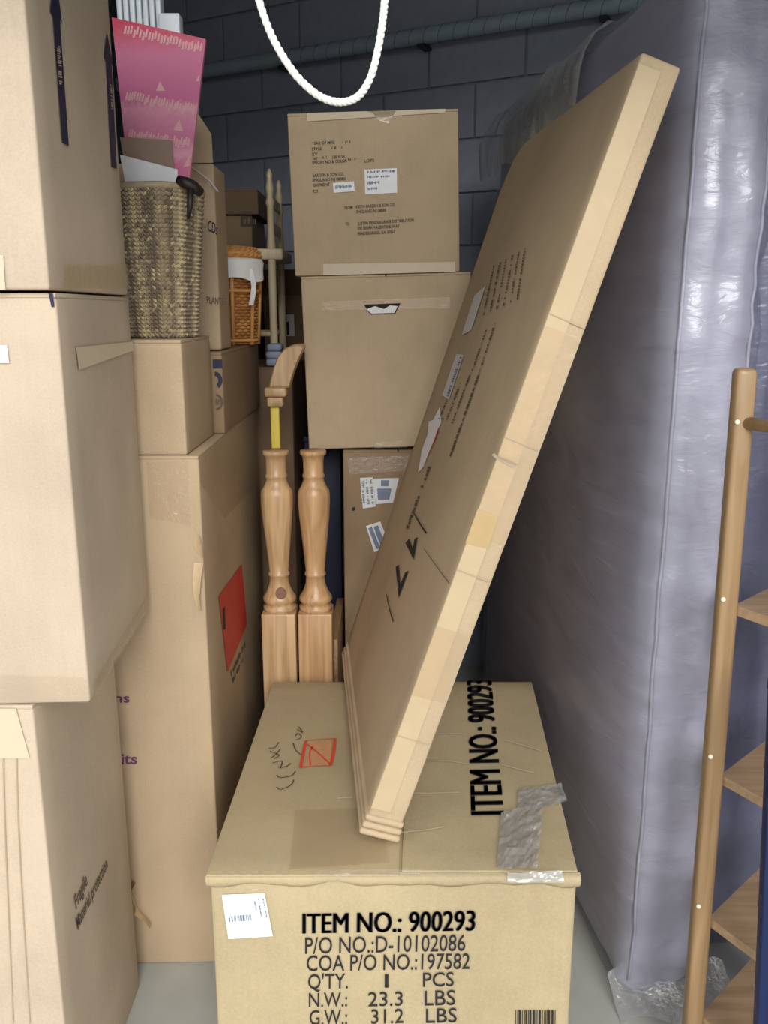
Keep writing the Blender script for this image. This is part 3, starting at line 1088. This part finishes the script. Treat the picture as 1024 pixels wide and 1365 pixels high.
tape_strip(s3, 'front', [(462, 610), (545, 607), (540, 628), (466, 632)], M_TAPE, label='crumpled clear tape')
decal('hole', s3, 'front', [(469, 677), (473, 675), (474, 680), (470, 681)], M_INK)

TL = math.radians(-1.6)
lowl = P(412, 607, Y=YS)
s2 = carton('kraft_carton', 'plain kraft carton with handle slot, middle of the stack behind the leaning flat carton',
            (0.50, 0.44, 0.512), (lowl.x, YS - 0.005, 1.132), KR['tan'], seed=21, corner_at='left', tilt=TL)
tape_strip(s2, 'front', [(430, 402), (600, 396), (600, 411), (430, 414)], M_TAPETAN)
hs = decal('handle_slot', s2, 'front', [(485, 406), (534, 404), (527, 418), (494, 419)], simple('slot_dark', rgb(46, 38, 34), 0.9, 0.1), 0.0022)
decal('paper_peek', s2, 'front', [(489, 412), (500, 408), (512, 412), (520, 407), (530, 408), (526, 417), (495, 418)], M_CLOTH, 0.003)
tape_strip(s2, 'front', [(500, 590), (545, 586), (543, 603), (500, 606)], M_TAPE)

lu = P(398, 369, Y=YS)
s1 = carton('shipping_carton', 'kraft shipping carton with printed addresses and two white stickers, topmost of its stack',
            (0.483, 0.44, 0.442), MW[s2.name] @ Vector((lu.x - lowl.x + 0.004 - 0.25, -0.222, 0.5125)), KR['tan'], seed=22, corner_at='left', tilt=TL)
tape_strip(s1, 'front', [(409, 148), (594, 139), (594, 150), (409, 162)], M_TAPECREAM, label='pale paper tape')
tape_strip(s1, 'front', [(431, 352), (607, 349), (607, 362), (431, 367)], M_TAPECREAM, label='pale paper tape')
tape_strip(s1, 'front', [(488, 144), (528, 138), (518, 165), (505, 160), (495, 150)], M_TAPE)


def line(s, x0, y0, x1, y1, h, m=M_INK_FADED, b=0.012):
    text(s1, 'front', s, (x0, y0), (x1, y1), (x0 - 0.2, y0 - h), m, bold=b)


line('YEAR OF MFG', 416, 193.0, 446, 191.6, 4.0)
marks(s1, 'front', [((452, 192), (468, 191), (452, 188)), ((442, 199), (457, 198), (442, 195)), ((430, 212), (438, 211), (430, 208)), ((464, 214), (482, 213), (464, 211))], M_INK_FADED, 11, fill=0.35)
line('STYLE', 416, 200.5, 429, 200, 4.0)
line('QTY', 416, 207.5, 424, 207, 4.0)
line('WT', 416.5, 214, 424, 213.5, 4.0)
line('LBS N.W.', 443, 211.5, 461, 210.5, 4.0)
line('SPECIFY NO & COLOR', 416.5, 219, 463, 216, 4.0)
line('LOTS', 486, 216.5, 499, 215.5, 4.0)
line('BARDEN & SON CO.', 417, 236, 459, 233.5, 4.0)
line('ENGLAND NJ 08080', 417, 242, 461, 240, 4.0)
line('SHIPMENT', 418, 249, 440, 247.5, 4.0)
line('CO.', 418, 257, 425, 256.5, 4.0)
line('FROM:', 459.5, 279, 471, 278, 4.0)
line('KEITH BARDEN & SON CO.', 475, 277.6, 527, 274.5, 4.0)
line('ENGLAND NJ 08080', 475.5, 284, 515, 282, 4.0)
line('TO:', 461, 300.5, 466, 300, 4.0)
line('JUSTIN PENDERGRASS DISTRIBUTION', 477, 300, 552, 295, 4.0)
line('100 SERRA VALENTINE WAY', 477, 306.5, 533, 303, 4.0)
line('PENDERGRASS, GA 30567', 477, 313.5, 527, 310.5, 4.0)
lb = decal('sticker', s1, 'front', [(486, 226), (529, 224), (529.5, 257), (487, 259)], M_PAPER)
marks(s1, 'front', [((490, 231), (527, 229.5), (490, 228)), ((490, 237.5), (520, 236), (490, 235)), ((490, 246), (506, 245), (490, 242)), ((490, 253.5), (503, 252.5), (490, 250))], M_LABELINK, 12, 0.0020, parent=s1, fill=0.9)
decal('sticker', s1, 'front', [(444, 244), (472, 241.5), (473, 255), (445, 257)], M_PAPER, 0.0018)
marks(s1, 'front', [((447, 252), (470, 250), (447, 247.5))], M_LABELINK, 13, 0.0024, fill=0.9)

# ================================================================== big item carton in the middle
BX0, BX1, BY, BHT = -0.322, 0.356, 1.385, 0.545
big = carton('item_carton', 'big kraft carton stencilled ITEM NO. 900293 lying on the concrete floor', (BX1 - BX0, 0.83, BHT), (BX1, BY, 0), KR['yellow'], seed=30, flaps=False, amp=0.003, n=(16, 14, 10), r=0.010,
             post=lambda p: p + Vector(((0.018 + 0.036 * (p.x / (BX1 - BX0) + 0.5)) * (p.y / 0.83 + 0.5) ** 1.0, 0, 0)))
BW, BD = BX1 - BX0, 0.83


def flapdisp(sx, ox):
    def f(p, n):
        e = noise.noise(Vector((p.x * 5 + sx * 9, p.y * 5, 0))) * 0.0015
        gx = p.x + ox
        return p + Vector(((0.018 + 0.036 * (gx / BW + 0.5)) * (p.y / BD + 0.5), 0, e))
    return f


seam = 0.012
wl = BW / 2 + seam
rbox('top_flap', wl, BD + 0.006, 0.005, KR['yellow'], big, (-BW / 2 + wl / 2 - 0.002, -0.005, BHT - 0.001), 0.002, (10, 14, 1), flapdisp(1, -BW / 2 + wl / 2))
rbox('top_flap', BW - wl - 0.004, BD - 0.004, 0.004, KR['yellow'], big, (BW / 2 - (BW - wl) / 2 + 0.001, 0.003, BHT - 0.001), 0.002, (10, 14, 1), flapdisp(2, BW / 2 - (BW - wl) / 2))
DIM[big.name] = (BW, BD, BHT)
# crushed front lip under the flaps
lipv, lipf = [], []
NL = 40
for i in range(NL + 1):
    x = -BW / 2 - 0.003 + (BW + 0.006) * i / NL
    j = noise.noise(Vector((x * 14, 3, 1))) * 0.003
    for (dy, dz) in ((0.004, 0.001), (-0.005, -0.001), (-0.008, -0.007 + j), (-0.006, -0.016 + j * 2), (-0.002, -0.022 + j * 4), (0.003, -0.022 + j * 4)):
        lipv.append(Vector((x, -BD / 2 + dy + j, BHT + dz)))
for i in range(NL):
    for k in range(5):
        lipf.append([i * 6 + k, i * 6 + k + 1, (i + 1) * 6 + k + 1, (i + 1) * 6 + k])
mesh('front_lip', lipv, lipf, KR['yellow'], big, True)
for dx in (0, 1.2, 2.4):
    text(big, 'front', 'ITEM NO.: 900293', (403 + dx, 1244), (631 + dx, 1240), (403 + dx, 1217), M_INK)
text(big, 'front', 'P/O NO.:D-10102086', (407, 1271), (620, 1267), (407, 1249), M_INK, bold=0.004)
text(big, 'front', 'COA P/O NO.:197582', (409, 1294), (626, 1291), (409, 1273), M_INK, bold=0.004)
text(big, 'front', "Q'TY.", (411, 1318), (464, 1317), (411, 1298), M_INK, bold=0.004)
text(big, 'front', '1', (513, 1316), (518, 1316), (513, 1298), M_INK, bold=0.004)
text(big, 'front', 'PCS', (564, 1315), (605, 1314), (564, 1296), M_INK, bold=0.004)
text(big, 'front', 'N.W.:', (412, 1342), (463, 1341), (412, 1323), M_INK, bold=0.004)
text(big, 'front', '23.3', (491, 1341), (537, 1340), (491, 1322), M_INK, bold=0.004)
text(big, 'front', 'LBS', (566, 1340), (607, 1339), (566, 1320), M_INK, bold=0.004)
text(big, 'front', 'G.W.:', (413, 1366), (463, 1365), (413, 1346), M_INK, bold=0.004)
text(big, 'front', '31.2', (495, 1364), (538, 1363), (495, 1345), M_INK, bold=0.004)
text(big, 'front', 'LBS', (568, 1363), (609, 1362), (568, 1344), M_INK, bold=0.004)


def barcode(root, face, p00, p10, p01, nb_, mat, seed, eps=0.0015, parent=None):
    rnd_ = random.Random(seed)
    a, b, c = [Vector(uv(root, face, *p)) for p in (p00, p10, p01)]
    V, Fs = [], []
    x = 0
    while x < 1:
        w = rnd_.choice((1, 1, 2, 3)) / nb_
        k = len(V)
        for s, t in ((x, 0), (min(1, x + w), 0), (min(1, x + w), 1), (x, 1)):
            q = a + (b - a) * s + (c - a) * t
            V.append(to_local(root, face, q.x, q.y, eps))
        Fs.append([k, k + 1, k + 2, k + 3])
        x += w + rnd_.choice((1, 1, 2)) / nb_
    return mesh('barcode', V, Fs, mat, parent or root)


barcode(big, 'front', (687, 1385), (740, 1385), (687, 1346), 60, M_INK, 3)
lab = decal('shipping_label', big, 'front', [(296, 1192), (353, 1190), (364, 1247), (305, 1251)], M_PAPER, 0.002, label='white shipping label with barcode')
barcode(big, 'front', (306, 1228), (336, 1226), (305, 1220), 34, M_LABELINK, 5, 0.0028, parent=lab)
marks(big, 'front', [((299, 1199), (328, 1197), (299, 1194)), ((304, 1208), (334, 1206), (304, 1205)), ((305, 1213), (330, 1211.5), (305, 1211)), ((307, 1234), (334, 1232), (307, 1232))], M_PAPERGREY, 7, 0.0028, lab, fill=0.9)
marks(big, 'front', [((342, 1216), (339, 1200), (344, 1216)), ((348, 1221), (344, 1197), (350, 1221)), ((355, 1222), (350, 1196), (357, 1222))], M_LABELINK, 8, 0.0028, lab, fill=0.95)

# printing and writing on top
DIM[big.name] = (BW, BD, BHT + 0.0045)
for dy in (0, 1.3, 2.6):
    text(big, 'top', 'ITEM NO.: 900293', (672, 1087 - dy), (655, 908 - dy), (627, 1088 - dy), M_INK)
coffee = [[(392, 1041), (388, 1048), (375, 1054), (369, 1051)], [(394, 1030), (388, 1036), (374, 1038), (369, 1035)],
          [(388, 1019), (380, 1024), (369, 1024)], [(363, 1019), (376, 1016), (374, 1026)], [(374, 1000), (366, 1009), (361, 1012)],
          [(360, 1003), (372, 1008), (366, 1013)], [(372, 991), (366, 998), (358, 999)], [(404, 1009), (395, 1002), (391, 992)],
          [(395, 988), (402, 984), (397, 979), (394, 983)], [(396, 974), (404, 978), (398, 970)]]
for st in coffee:
    stroke(big, 'top', st, 0.0028, M_INK_FADED, 0.003, 'handwriting')
decal('stamp_wash', big, 'top', [(406, 1023), (440, 1021), (443, 987), (412, 992)], M_REDWASH, 0.002)
for st, w in (([(401, 1025), (404, 1008), (408, 989)], 0.007), ([(441, 1022), (445, 1004), (447, 986)], 0.007), ([(401, 1025), (420, 1023), (441, 1022)], 0.0025), ([(408, 989), (430, 987), (447, 986)], 0.0025), ([(410, 994), (425, 1006), (440, 1020)], 0.004), ([(414, 1022), (413, 1005), (418, 996)], 0.003)):
    stroke(big, 'top', st, w, M_REDINK, 0.0032, 'red_stamp')
# yellowed and clear tape on the top and front edge
tape_strip(big, 'top', [(386, 1161), (520, 1151), (508, 1078), (394, 1082)], M_TAPETAN, 0.0025)
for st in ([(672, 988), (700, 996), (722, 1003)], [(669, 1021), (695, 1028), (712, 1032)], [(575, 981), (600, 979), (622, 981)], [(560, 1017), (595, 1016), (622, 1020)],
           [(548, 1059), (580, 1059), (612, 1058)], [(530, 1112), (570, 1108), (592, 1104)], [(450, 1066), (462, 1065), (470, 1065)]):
    stroke(big, 'top', st, 0.003, M_TAPECREAM, 0.0034, 'painted_wrinkle_glint')  # glints on the wrinkled tape, painted as flat cream strokes


def crumple(root, face, pix, amp, seed, mat, name='crumpled_tape', nn=14, eps=0.003):
    """wrinkled clear tape stuck loosely on a face"""
    q = [Vector(uv(root, face, *p)) for p in pix]
    V, Fs = [], []
    for i in range(nn + 1):
        for j in range(nn + 1):
            s, t = i / nn, j / nn
            p = q[0] * (1 - s) * (1 - t) + q[1] * s * (1 - t) + q[2] * s * t + q[3] * (1 - s) * t
            h = abs(noise.noise(Vector((p.x * 38 + seed, p.y * 38, seed)))) * amp + abs(noise.noise(Vector((p.x * 90, p.y * 90 + seed, 2)))) * amp * 0.5
            V.append(to_local(root, face, p.x, p.y, eps + h))
    for i in range(nn):
        for j in range(nn):
            a = i * (nn + 1) + j
            Fs.append([a, a + nn + 1, a + nn + 2, a + 1])
    return mesh(name, V, Fs, mat, root)


M_CRUMPLE = clear_film('crumpled_tape', (1, 1, 0.98), 1.3, 0.12, 80, 0.7, body=0.28)
crumple(big, 'top', [(662, 1160), (716, 1162), (725, 1072), (668, 1088)], 0.010, 1.3, M_CRUMPLE)
crumple(big, 'top', [(690, 1085), (757, 1072), (748, 1048), (690, 1055)], 0.008, 4.3, M_CRUMPLE)
DIM[big.name] = (BW, BD + 0.024, BHT)
crumple(big, 'front', [(676, 1174), (752, 1174), (748, 1158), (676, 1160)], 0.008, 7.7, M_CRUMPLE)
crumple(big, 'front', [(420, 1168), (560, 1168), (560, 1156), (420, 1158)], 0.004, 9.7, M_TAPE, 'tape')
DIM[big.name] = (BW, BD, BHT)

# ================================================================== leaning flat carton
Rp = Matrix(((0.946, -0.087, 0.312), (0.074, 0.996, 0.051), (-0.315, -0.025, 0.949)))
_ew = Vector((Rp[0][1], Rp[1][1], 0)).normalized()
_eh = Vector((Rp[0][2], Rp[1][2], Rp[2][2]))
_eh = (_eh - _ew * _eh.dot(_ew)).normalized()
_et = _ew.cross(_eh)
Rp = Matrix((_et, _ew, _eh)).transposed()
PT, PW, PH = 0.0733, 0.879, 1.450
RB = Vector((0.024, 1.467, BHT + 0.0075))
ploc = RB + Rp @ Vector((-PT / 2, PW / 2, 0))
flat = thing('flat_carton', 'large thin flat kraft carton leaning diagonally on the mattress', 'box', ploc, Rp)
DIM[flat.name] = (PT, PW, PH)


def pdisp(p, n):
    R_ = 0.13
    y, z = p.y, p.z
    cy, cz = PW / 2 - R_, PH - R_
    if y > cy and z > cz:
        d = Vector((y - cy, z - cz))
        m = max(abs(d.x), abs(d.y))
        if d.length > 1e-6:
            k = m / d.length
            y, z = cy + d.x * k, cz + d.y * k
    k = noise.noise(Vector((p.x * 3, y * 4, z * 4))) * 0.7 + noise.noise(Vector((p.x * 9, y * 14, z * 14))) * 0.3
    amp = 0.0022
    q = Vector((p.x, y, z)) - n * (0.5 + 0.5 * k) * amp
    if z < 0.06:                                   # crushed foot
        q.y += 0.004 * math.sin(z * 240) * (1 if n.y < -0.3 else 0)
        q.x += 0.003 * math.sin(z * 240 + 1) * (1 if n.x < -0.3 else 0)
    return q


v, f = rbox_data(PT, PW, PH, 0.007, (3, 26, 60), pdisp)
mesh('body', v, f, KR['tan'], flat, True)
# tape along the narrow edge and its patches
decal('tape', flat, 'front', None, simple('worn_tape', rgb(186, 165, 132), 0.5, 0.10, 22), 0.0012, uvs=[(-PT / 2 + 0.002, 0.06), (0.004, 0.06), (0.004, PH - 0.02), (-PT / 2 + 0.002, PH - 0.02)], label='pale tape down the narrow edge')
decal('tape', flat, 'front', None, M_TAPETAN, 0.0016, uvs=[(-PT / 2 + 0.002, 0.62), (PT / 2 - 0.004, 0.62), (PT / 2 - 0.004, 1.0), (-PT / 2 + 0.002, 1.0)])
decal('tape', flat, 'front', None, M_TAPETAN, 0.0016, uvs=[(-PT / 2 + 0.002, 0.30), (PT / 2 - 0.004, 0.30), (PT / 2 - 0.004, 0.44), (-PT / 2 + 0.002, 0.44)])
tape_strip(flat, 'front', [(614, 722), (650, 731), (664, 688), (630, 676)], simple('tape_patch', rgb(178, 152, 108), 0.5, 0.1, 40), 0.0020, label='square tan tape patch')
for k, z in enumerate((0.0015, 0.016, 0.031)):
    rbox('foot_fold', PT + 0.007 - k * 0.002, PW + 0.007 - k * 0.002, 0.0135, KR['tan'], flat, (0, 0, z), 0.006, (4, 24, 1), lambda p, n, k=k: p + Vector((0.0015 * noise.noise(p * 20), 0.003 * noise.noise(Vector((p.x * 40, k, 1))), 0)))
for z, h in ((0.55, 0.0025), (0.80, 0.002), (0.215, 0.002), (1.02, 0.002)):
    decal('edge_crease', flat, 'front', None, KR['mid'], 0.0022, uvs=[(-PT / 2 + 0.003, z), (PT / 2 - 0.006, z - 0.004), (PT / 2 - 0.006, z - 0.004 + h), (-PT / 2 + 0.003, z + h)])
torn_flap(flat, 'front', [(655, 606), (662, 612), (672, 618), (684, 624), (688, 618), (674, 612), (664, 608), (658, 603)], KR['pale'], 0.006, 'torn_edge')
# labels on the broad face
decal('label', flat, 'left', [(616, 447), (629, 440), (648, 381), (633, 394)], M_PAPERGREY, label='pale sticker on the broad face')
lb2 = decal('label', flat, 'left', [(590, 527), (599, 533), (619, 473), (609, 472)], M_PAPERGREY, label='pale sticker with fine print')
marks(flat, 'left', [((596, 528), (614, 476), (599, 529))], M_LABELINK, 31, 0.002)
decal('torn_label', flat, 'left', [(558, 630), (563, 600), (571, 578), (572, 562), (578, 560), (587, 542), (589, 563), (582, 580), (572, 604), (566, 622)], M_PAPER, label='torn white sticker')
decal('red_edge', flat, 'left', [(563, 626), (575, 600), (586, 568), (585, 576), (577, 597), (564, 623)], M_RED, 0.002)
rows = []
for i in range(6):
    a = (646 + i * 9.0, 420 - i * 4)
    b = (660 + i * 8.3, 354 - i * 4.6)
    rows.append((a, b, (a[0] - 2.0, a[1] - 0.3)))
rows += [((594, 632), (640, 500), (591.6, 631)), ((604, 565), (628, 500), (602, 564.2)), ((597, 560), (616, 510), (595, 559)), ((640, 500), (662, 430), (637.8, 499.2)), ((630, 498), (650, 440), (628, 497.4)), ((586, 560), (597, 535), (584, 559))]
marks(flat, 'left', rows, M_INK_FADED, 33, 0.0016, fill=0.8)
marks(flat, 'left', [((545, 705), (575, 622), (542, 703))], M_INK_FADED, 34, 0.0016, fill=0.6)
for q in ([(552, 746), (557, 715), (545, 722), (548, 731), (551, 721), (553, 716)], ):
    pass
decal('mark_print', flat, 'left', [(552, 746), (541, 724), (546, 718), (551, 732), (553, 719), (557, 716)], M_INK)
decal('mark_print', flat, 'left', [(532, 797), (528, 756), (532, 753), (534, 779), (541, 763), (545, 761)], M_INK)
stroke(flat, 'left', [(553, 685), (561, 699), (569, 711)], 0.004, M_INK, name='print_line')
stroke(flat, 'left', [(516, 793), (520, 812), (525, 829)], 0.004, M_INK, name='print_line')
stroke(flat, 'left', [(566, 732), (590, 765), (600, 778)], 0.0015, M_INK_FADED, name='scratch')

# ================================================================== mattresses
def mattress_mat(name, a, b_, crease=1.0):
    m, n, l, b = _mat(name)
    tc = n.new('ShaderNodeTexCoord')
    mp = n.new('ShaderNodeMapping')
    mp.inputs['Scale'].default_value = (3, 1.6, 7)
    mp.inputs['Rotation'].default_value = (math.radians(24), 0, 0)
    l.new(tc.outputs['Object'], mp.inputs[0])
    nz = n.new('ShaderNodeTexNoise')
    nz.inputs['Scale'].default_value = 3.0
    nz.inputs['Detail'].default_value = 7
    nz.inputs['Roughness'].default_value = 0.55
    nz.inputs['Distortion'].default_value = 0.6
    l.new(mp.outputs[0], nz.inputs[0])
    mx = n.new('ShaderNodeMix')
    mx.data_type = 'RGBA'
    mx.inputs['A'].default_value = a
    mx.inputs['B'].default_value = b_
    l.new(nz.outputs['Fac'], mx.inputs['Factor'])
    l.new(mx.outputs['Result'], b.inputs['Base Color'])
    b.inputs['Roughness'].default_value = 0.42
    b.inputs['Coat Weight'].default_value = 0.35
    b.inputs['Coat Roughness'].default_value = 0.22
    bp = n.new('ShaderNodeBump')
    bp.inputs['Strength'].default_value = 0.45 * crease
    bp.inputs['Distance'].default_value = 0.012
    l.new(nz.outputs['Fac'], bp.inputs['Height'])
    l.new(bp.outputs[0], b.inputs['Normal'])
    l.new(bp.outputs[0], b.inputs['Coat Normal'])
    return m


MT, MD, MH = 0.165, 1.45, 2.17
myaw = math.radians(6.4)
Rm = Euler((0, 0, myaw)).to_matrix()
mcorner = Vector((0.553, 1.655, 0.0))       # front left bottom
mloc = mcorner - Rm @ Vector((-MT / 2, -MD / 2, 0))
mat_m = mattress_mat('lavender_grey_ticking', rgb(140, 138, 152), rgb(172, 172, 184))
mt = thing('mattress', 'lavender-grey mattress in clear plastic standing on end on the floor', 'mattress', mloc, Rm)


def mdisp(extra, amp, seed):
    def f(p, n):
        y = (p.y + MD / 2) / MD
        z = p.z / MH
        q = Vector(p)
        b = (1 - math.exp(-max(0.0, p.y + MD / 2) / 0.16)) * (1 - math.exp(-max(0.0, MD / 2 - p.y) / 0.16)) * (1 - abs(2 * z - 1) ** 6)
        if p.x < 0:
            q.x -= (0.055 * b) * min(1, -p.x / (MT / 2))
        wr_ = noise.noise(Vector((p.x * 6, p.y * 5 + p.z * 2.2, p.z * 9 + seed))) * 0.6 + noise.noise(Vector((p.x * 14, p.y * 11 + p.z * 5, p.z * 24 + seed))) * 0.4
        near = max(0.0, 1 - (p.y + MD / 2) / 0.4)
        # gathers running back from the front seam
        gz = p.z * 26 + 3.0 * noise.noise(Vector((p.y * 3, p.z * 2.5, seed))) + (p.y + MD / 2) * 9
        gather = (0.5 + 0.5 * math.sin(gz)) ** 3 * max(0.0, noise.noise(Vector((p.y * 2.2, p.z * 3.4, seed + 4))) + 0.25)
        # long upright folds in the narrow front face
        fold = 0.0
        if n.y < -0.5:
            fold = 0.004 * math.sin(p.x * 80 + 11 * noise.noise(Vector((0, p.z * 1.6, seed + 9)))) * (0.4 + 0.6 * max(0.0, noise.noise(Vector((p.x * 7, p.z * 1.8, seed + 2)))))
        q += n * (wr_ * amp * (0.6 + near) + extra + gather * 0.011 * near + fold)
        # rounded lower front corner
        if z < 0.12:
            k = (0.12 - z) / 0.12
            q.y += 0.025 * k * k * (1 if n.y < 0.5 else 0) * max(0.0, 1 - (p.y + MD / 2) / 0.3)
        return q
    return f


v, f = rbox_data(MT, MD, MH, 0.050, (8, 70, 120), mdisp(0.0, 0.007, 1))
v = [Vector((p.x, p.y, max(0.004, p.z))) for p in v]
mesh('mattress_body', v, f, mat_m, mt, True)
# piping seams
for sx in (-1, 1):
    pts = []
    for i in range(60):
        z = 0.05 + (MH - 0.1) * i / 59
        p = mdisp(0.002, 0.007, 1)(Vector((sx * (MT / 2 - 0.0145), -MD / 2 + 0.0145, z)), Vector((sx * 0.7, -0.7, 0)))
        pts.append(p)
    mesh('piping', *tube(pts, 0.004, 6), mat_m, mt, True)
M_POLY = clear_film('polythene', (0.97, 0.97, 1.0), 0.12, 0.2, 5, 0.45, (4, 2, 8), body=0.04)
v, f = rbox_data(MT + 0.01, MD + 0.012, MH + 0.006, 0.052, (8, 70, 130), mdisp(0.006, 0.012, 7))
v = [Vector((p.x, p.y, max(0.003, p.z))) for p in v]
pw = mesh('plastic_wrap', v, f, M_POLY, mt, True)
# gathered plastic at the foot
V, Fs = [], []
for i in range(31):
    t = i / 30
    x = -MT / 2 - 0.03 + (MT + 0.12) * t
    for j in range(7):
        s = j / 6
        y = -MD / 2 + 0.05 - 0.10 * s + 0.02 * math.sin(t * 9)
        z = 0.004 + 0.05 * (1 - s) ** 2 + 0.012 * abs(noise.noise(Vector((t * 9, s * 5, 2))))
        V.append(Vector((x, y, z)))
for i in range(30):
    for j in range(6):
        Fs.append([i * 7 + j, i * 7 + j + 1, (i + 1) * 7 + j + 1, (i + 1) * 7 + j])
mesh('plastic_skirt', V, Fs, M_CRUMPLE, mt, True)

# loose crumpled hood of plastic along the upper back edge
V, Fs = [], []
NA, NB_ = 60, 9
for i in range(NA + 1):
    t = i / NA
    y = -0.25 + (MD / 2 + 0.25 + 0.01) * t
    for j in range(NB_ + 1):
        u_ = j / NB_
        w = abs(noise.noise(Vector((t * 26, u_ * 3 + t * 9, 4)))) * 0.022 + abs(noise.noise(Vector((t * 60, u_ * 5, 8)))) * 0.010
        if u_ < 0.6:
            p = Vector((-MT / 2 - 0.058 - w, y, MH - 0.20 + 0.20 * u_ / 0.6 - 0.03 * noise.noise(Vector((t * 8, 1, 1)))))
        else:
            p = Vector((-MT / 2 - 0.058 + 0.11 * (u_ - 0.6) / 0.4 - w * 0.3, y, MH + 0.006 + w))
        if u_ < 0.6 and u_ > 0.3:
            p.x += 0.05 * ((u_ - 0.3) / 0.3) ** 2
        elif u_ >= 0.6:
            p.x += 0.05
        V.append(p)
for i in range(NA):
    for j in range(NB_):
        a = i * (NB_ + 1) + j
        Fs.append([a, a + 1, a + NB_ + 2, a + NB_ + 1])
mesh('plastic_hood', V, Fs, M_CRUMPLE, mt, True)

# second mattress behind the wooden shelf
mat_m2 = mattress_mat('blue_grey_ticking', rgb(84, 86, 112), rgb(108, 110, 136), 1.4)
m2c = mcorner + Rm @ Vector((MT + 0.04, 0.17, 0))
m2loc = m2c - Rm @ Vector((-0.12, -0.70, 0))
mt2 = thing('mattress', 'dark blue-grey plastic-wrapped mattress on end behind the wooden shelf', 'mattress', m2loc, Rm)


def m2disp(extra, amp, seed):
    def f(p, n):
        wr_ = noise.noise(Vector((p.x * 16 + p.z * 1.5, p.y * 4, p.z * 3 + seed))) * 0.7 + noise.noise(Vector((p.x * 40, p.y * 9, p.z * 7 + seed))) * 0.3
        return p + n * (wr_ * amp + extra)
    return f


v, f = rbox_data(0.24, 1.40, 2.04, 0.03, (24, 20, 80), m2disp(0, 0.010, 2))
mesh('mattress_body', [Vector((p.x, p.y, max(0.004, p.z))) for p in v], f, mat_m2, mt2, True)
v, f = rbox_data(0.25, 1.41, 2.05, 0.03, (30, 20, 90), m2disp(0.005, 0.014, 5))
mesh('plastic_wrap', [Vector((p.x, p.y, max(0.003, p.z))) for p in v], f, M_POLY, mt2, True)

# ================================================================== wooden shelf unit
sh0 = P(967, 930, Y=1.45)
SX, SY = 0.624, 1.46
U = Vector((0.49, -0.87, 0)).normalized()
Vd = Vector((0.73, 0.68, 0)).normalized()
sh = thing('wooden_shelf', 'narrow oak shelf unit with rounded posts standing before the mattresses', 'shelf', (SX, SY, 0))
LU, LV = 0.26, 0.34
TOPZ = P(1000, 490, Y=1.46).z
psz = 0.036
corners = [Vector((0, 0, 0)), U * LU, Vd * LV, U * LU + Vd * LV]
lean = Vector((-0.020, 0, 0))
for c in corners:
    def pd(p, n, c=c):
        return p + lean * (p.z / TOPZ)
    o = rbox('post', psz, psz * 0.9, TOPZ, M_OAK, sh, c, 0.010, (2, 2, 8), pd)
levels = [P(1000, y, Y=1.46).z for y in (806, 1032, 1222, 1352)]
th = 0.018
for z in levels:
    inset = Vector((0, 0, z - th))
    a = corners[0] + (U * 0.012 + Vd * 0.012) + lean * (z / TOPZ)
    b = a + U * (LU + 0.0)
    c_ = b + Vd * LV
    d = a + Vd * LV
    q = [a, b, c_, d]
    V = [p + Vector((0, 0, z - th)) for p in q] + [p + Vector((0, 0, z)) for p in q]
    mesh('shelf_board', V, [[3, 2, 1, 0], [4, 5, 6, 7], [0, 1, 5, 4], [1, 2, 6, 5], [2, 3, 7, 6], [3, 0, 4, 7]], M_OAKX, sh)
zr = P(1010, 563, Y=1.46).z
for a, b in ((corners[0], corners[1]), (corners[2], corners[3])):
    mesh('top_rail', *tube([a + Vector((0, 0, zr)) + lean * .95, b + Vector((0, 0, zr)) + lean * .95], 0.011, 10), M_OAK, sh, True)
post0 = [o for o in sh.children if o.name.startswith('post')][0]
for y in (563, 800, 1010, 1210):
    z = P(975, y, Y=1.44).z
    v, f = lathe([(0.0045, -0.002), (0.0045, 0.001), (0.003, 0.003)], 10)
    Rr = Euler((math.radians(90), 0, math.radians(-20))).to_matrix()
    mesh('screw_plug', [Rr @ p + Vector((-0.0125, -0.0165, z)) + lean * (z / TOPZ) for p in v], f, M_PLUG, post0, True)

# ================================================================== door pull rope
YR = 1.13
rope = thing('door_rope', 'white braided pull rope hanging in a loop from the door head', 'rope', (P(430, 0, Y=YR).x, YR, HEAD_Z))
ctrl = [(333, -75), (338, -30), (346, 2), (360, 42), (378, 76), (400, 106), (428, 129), (455, 136), (478, 128), (494, 103), (504, 66), (510, 30), (513, 0), (515, -40), (516, -75)]
pts = [P(x, y, Y=YR) - rope.location for x, y in ctrl]
sm = []
for i in range(len(pts) - 1):
    p0, p1, p2, p3 = pts[max(i - 1, 0)], pts[i], pts[i + 1], pts[min(i + 2, len(pts) - 1)]
    for k in range(16):
        t = k / 16
        sm.append(0.5 * ((2 * p1) + (p2 - p0) * t + (2 * p0 - 5 * p1 + 4 * p2 - p3) * t * t + (3 * p1 - p0 - 3 * p2 + p3) * t ** 3))
sm.append(pts[-1])
up_l = sm[0].copy()
up_l.z = CEIL_Z - HEAD_Z
parts = []
for s in range(3):
    strand = []
    for i, p in enumerate(sm):
        tgt = (sm[min(i + 1, len(sm) - 1)] - sm[max(i - 1, 0)]).normalized()
        n1_ = Vector((0, 1, 0))
        n2_ = tgt.cross(n1_).normalized()
        a = i * 0.55 + s * 2 * math.pi / 3
        strand.append(p + (n1_ * math.cos(a) + n2_ * math.sin(a)) * 0.0022)
    mesh('strand', *tube(strand, 0.0026, 7), M_ROPE, rope, True)
rbox('anchor_plate', 0.24, 0.05, 0.012, M_STEEL, rope, (0, -0.025, sm[0].z - 0.006), 0.002)
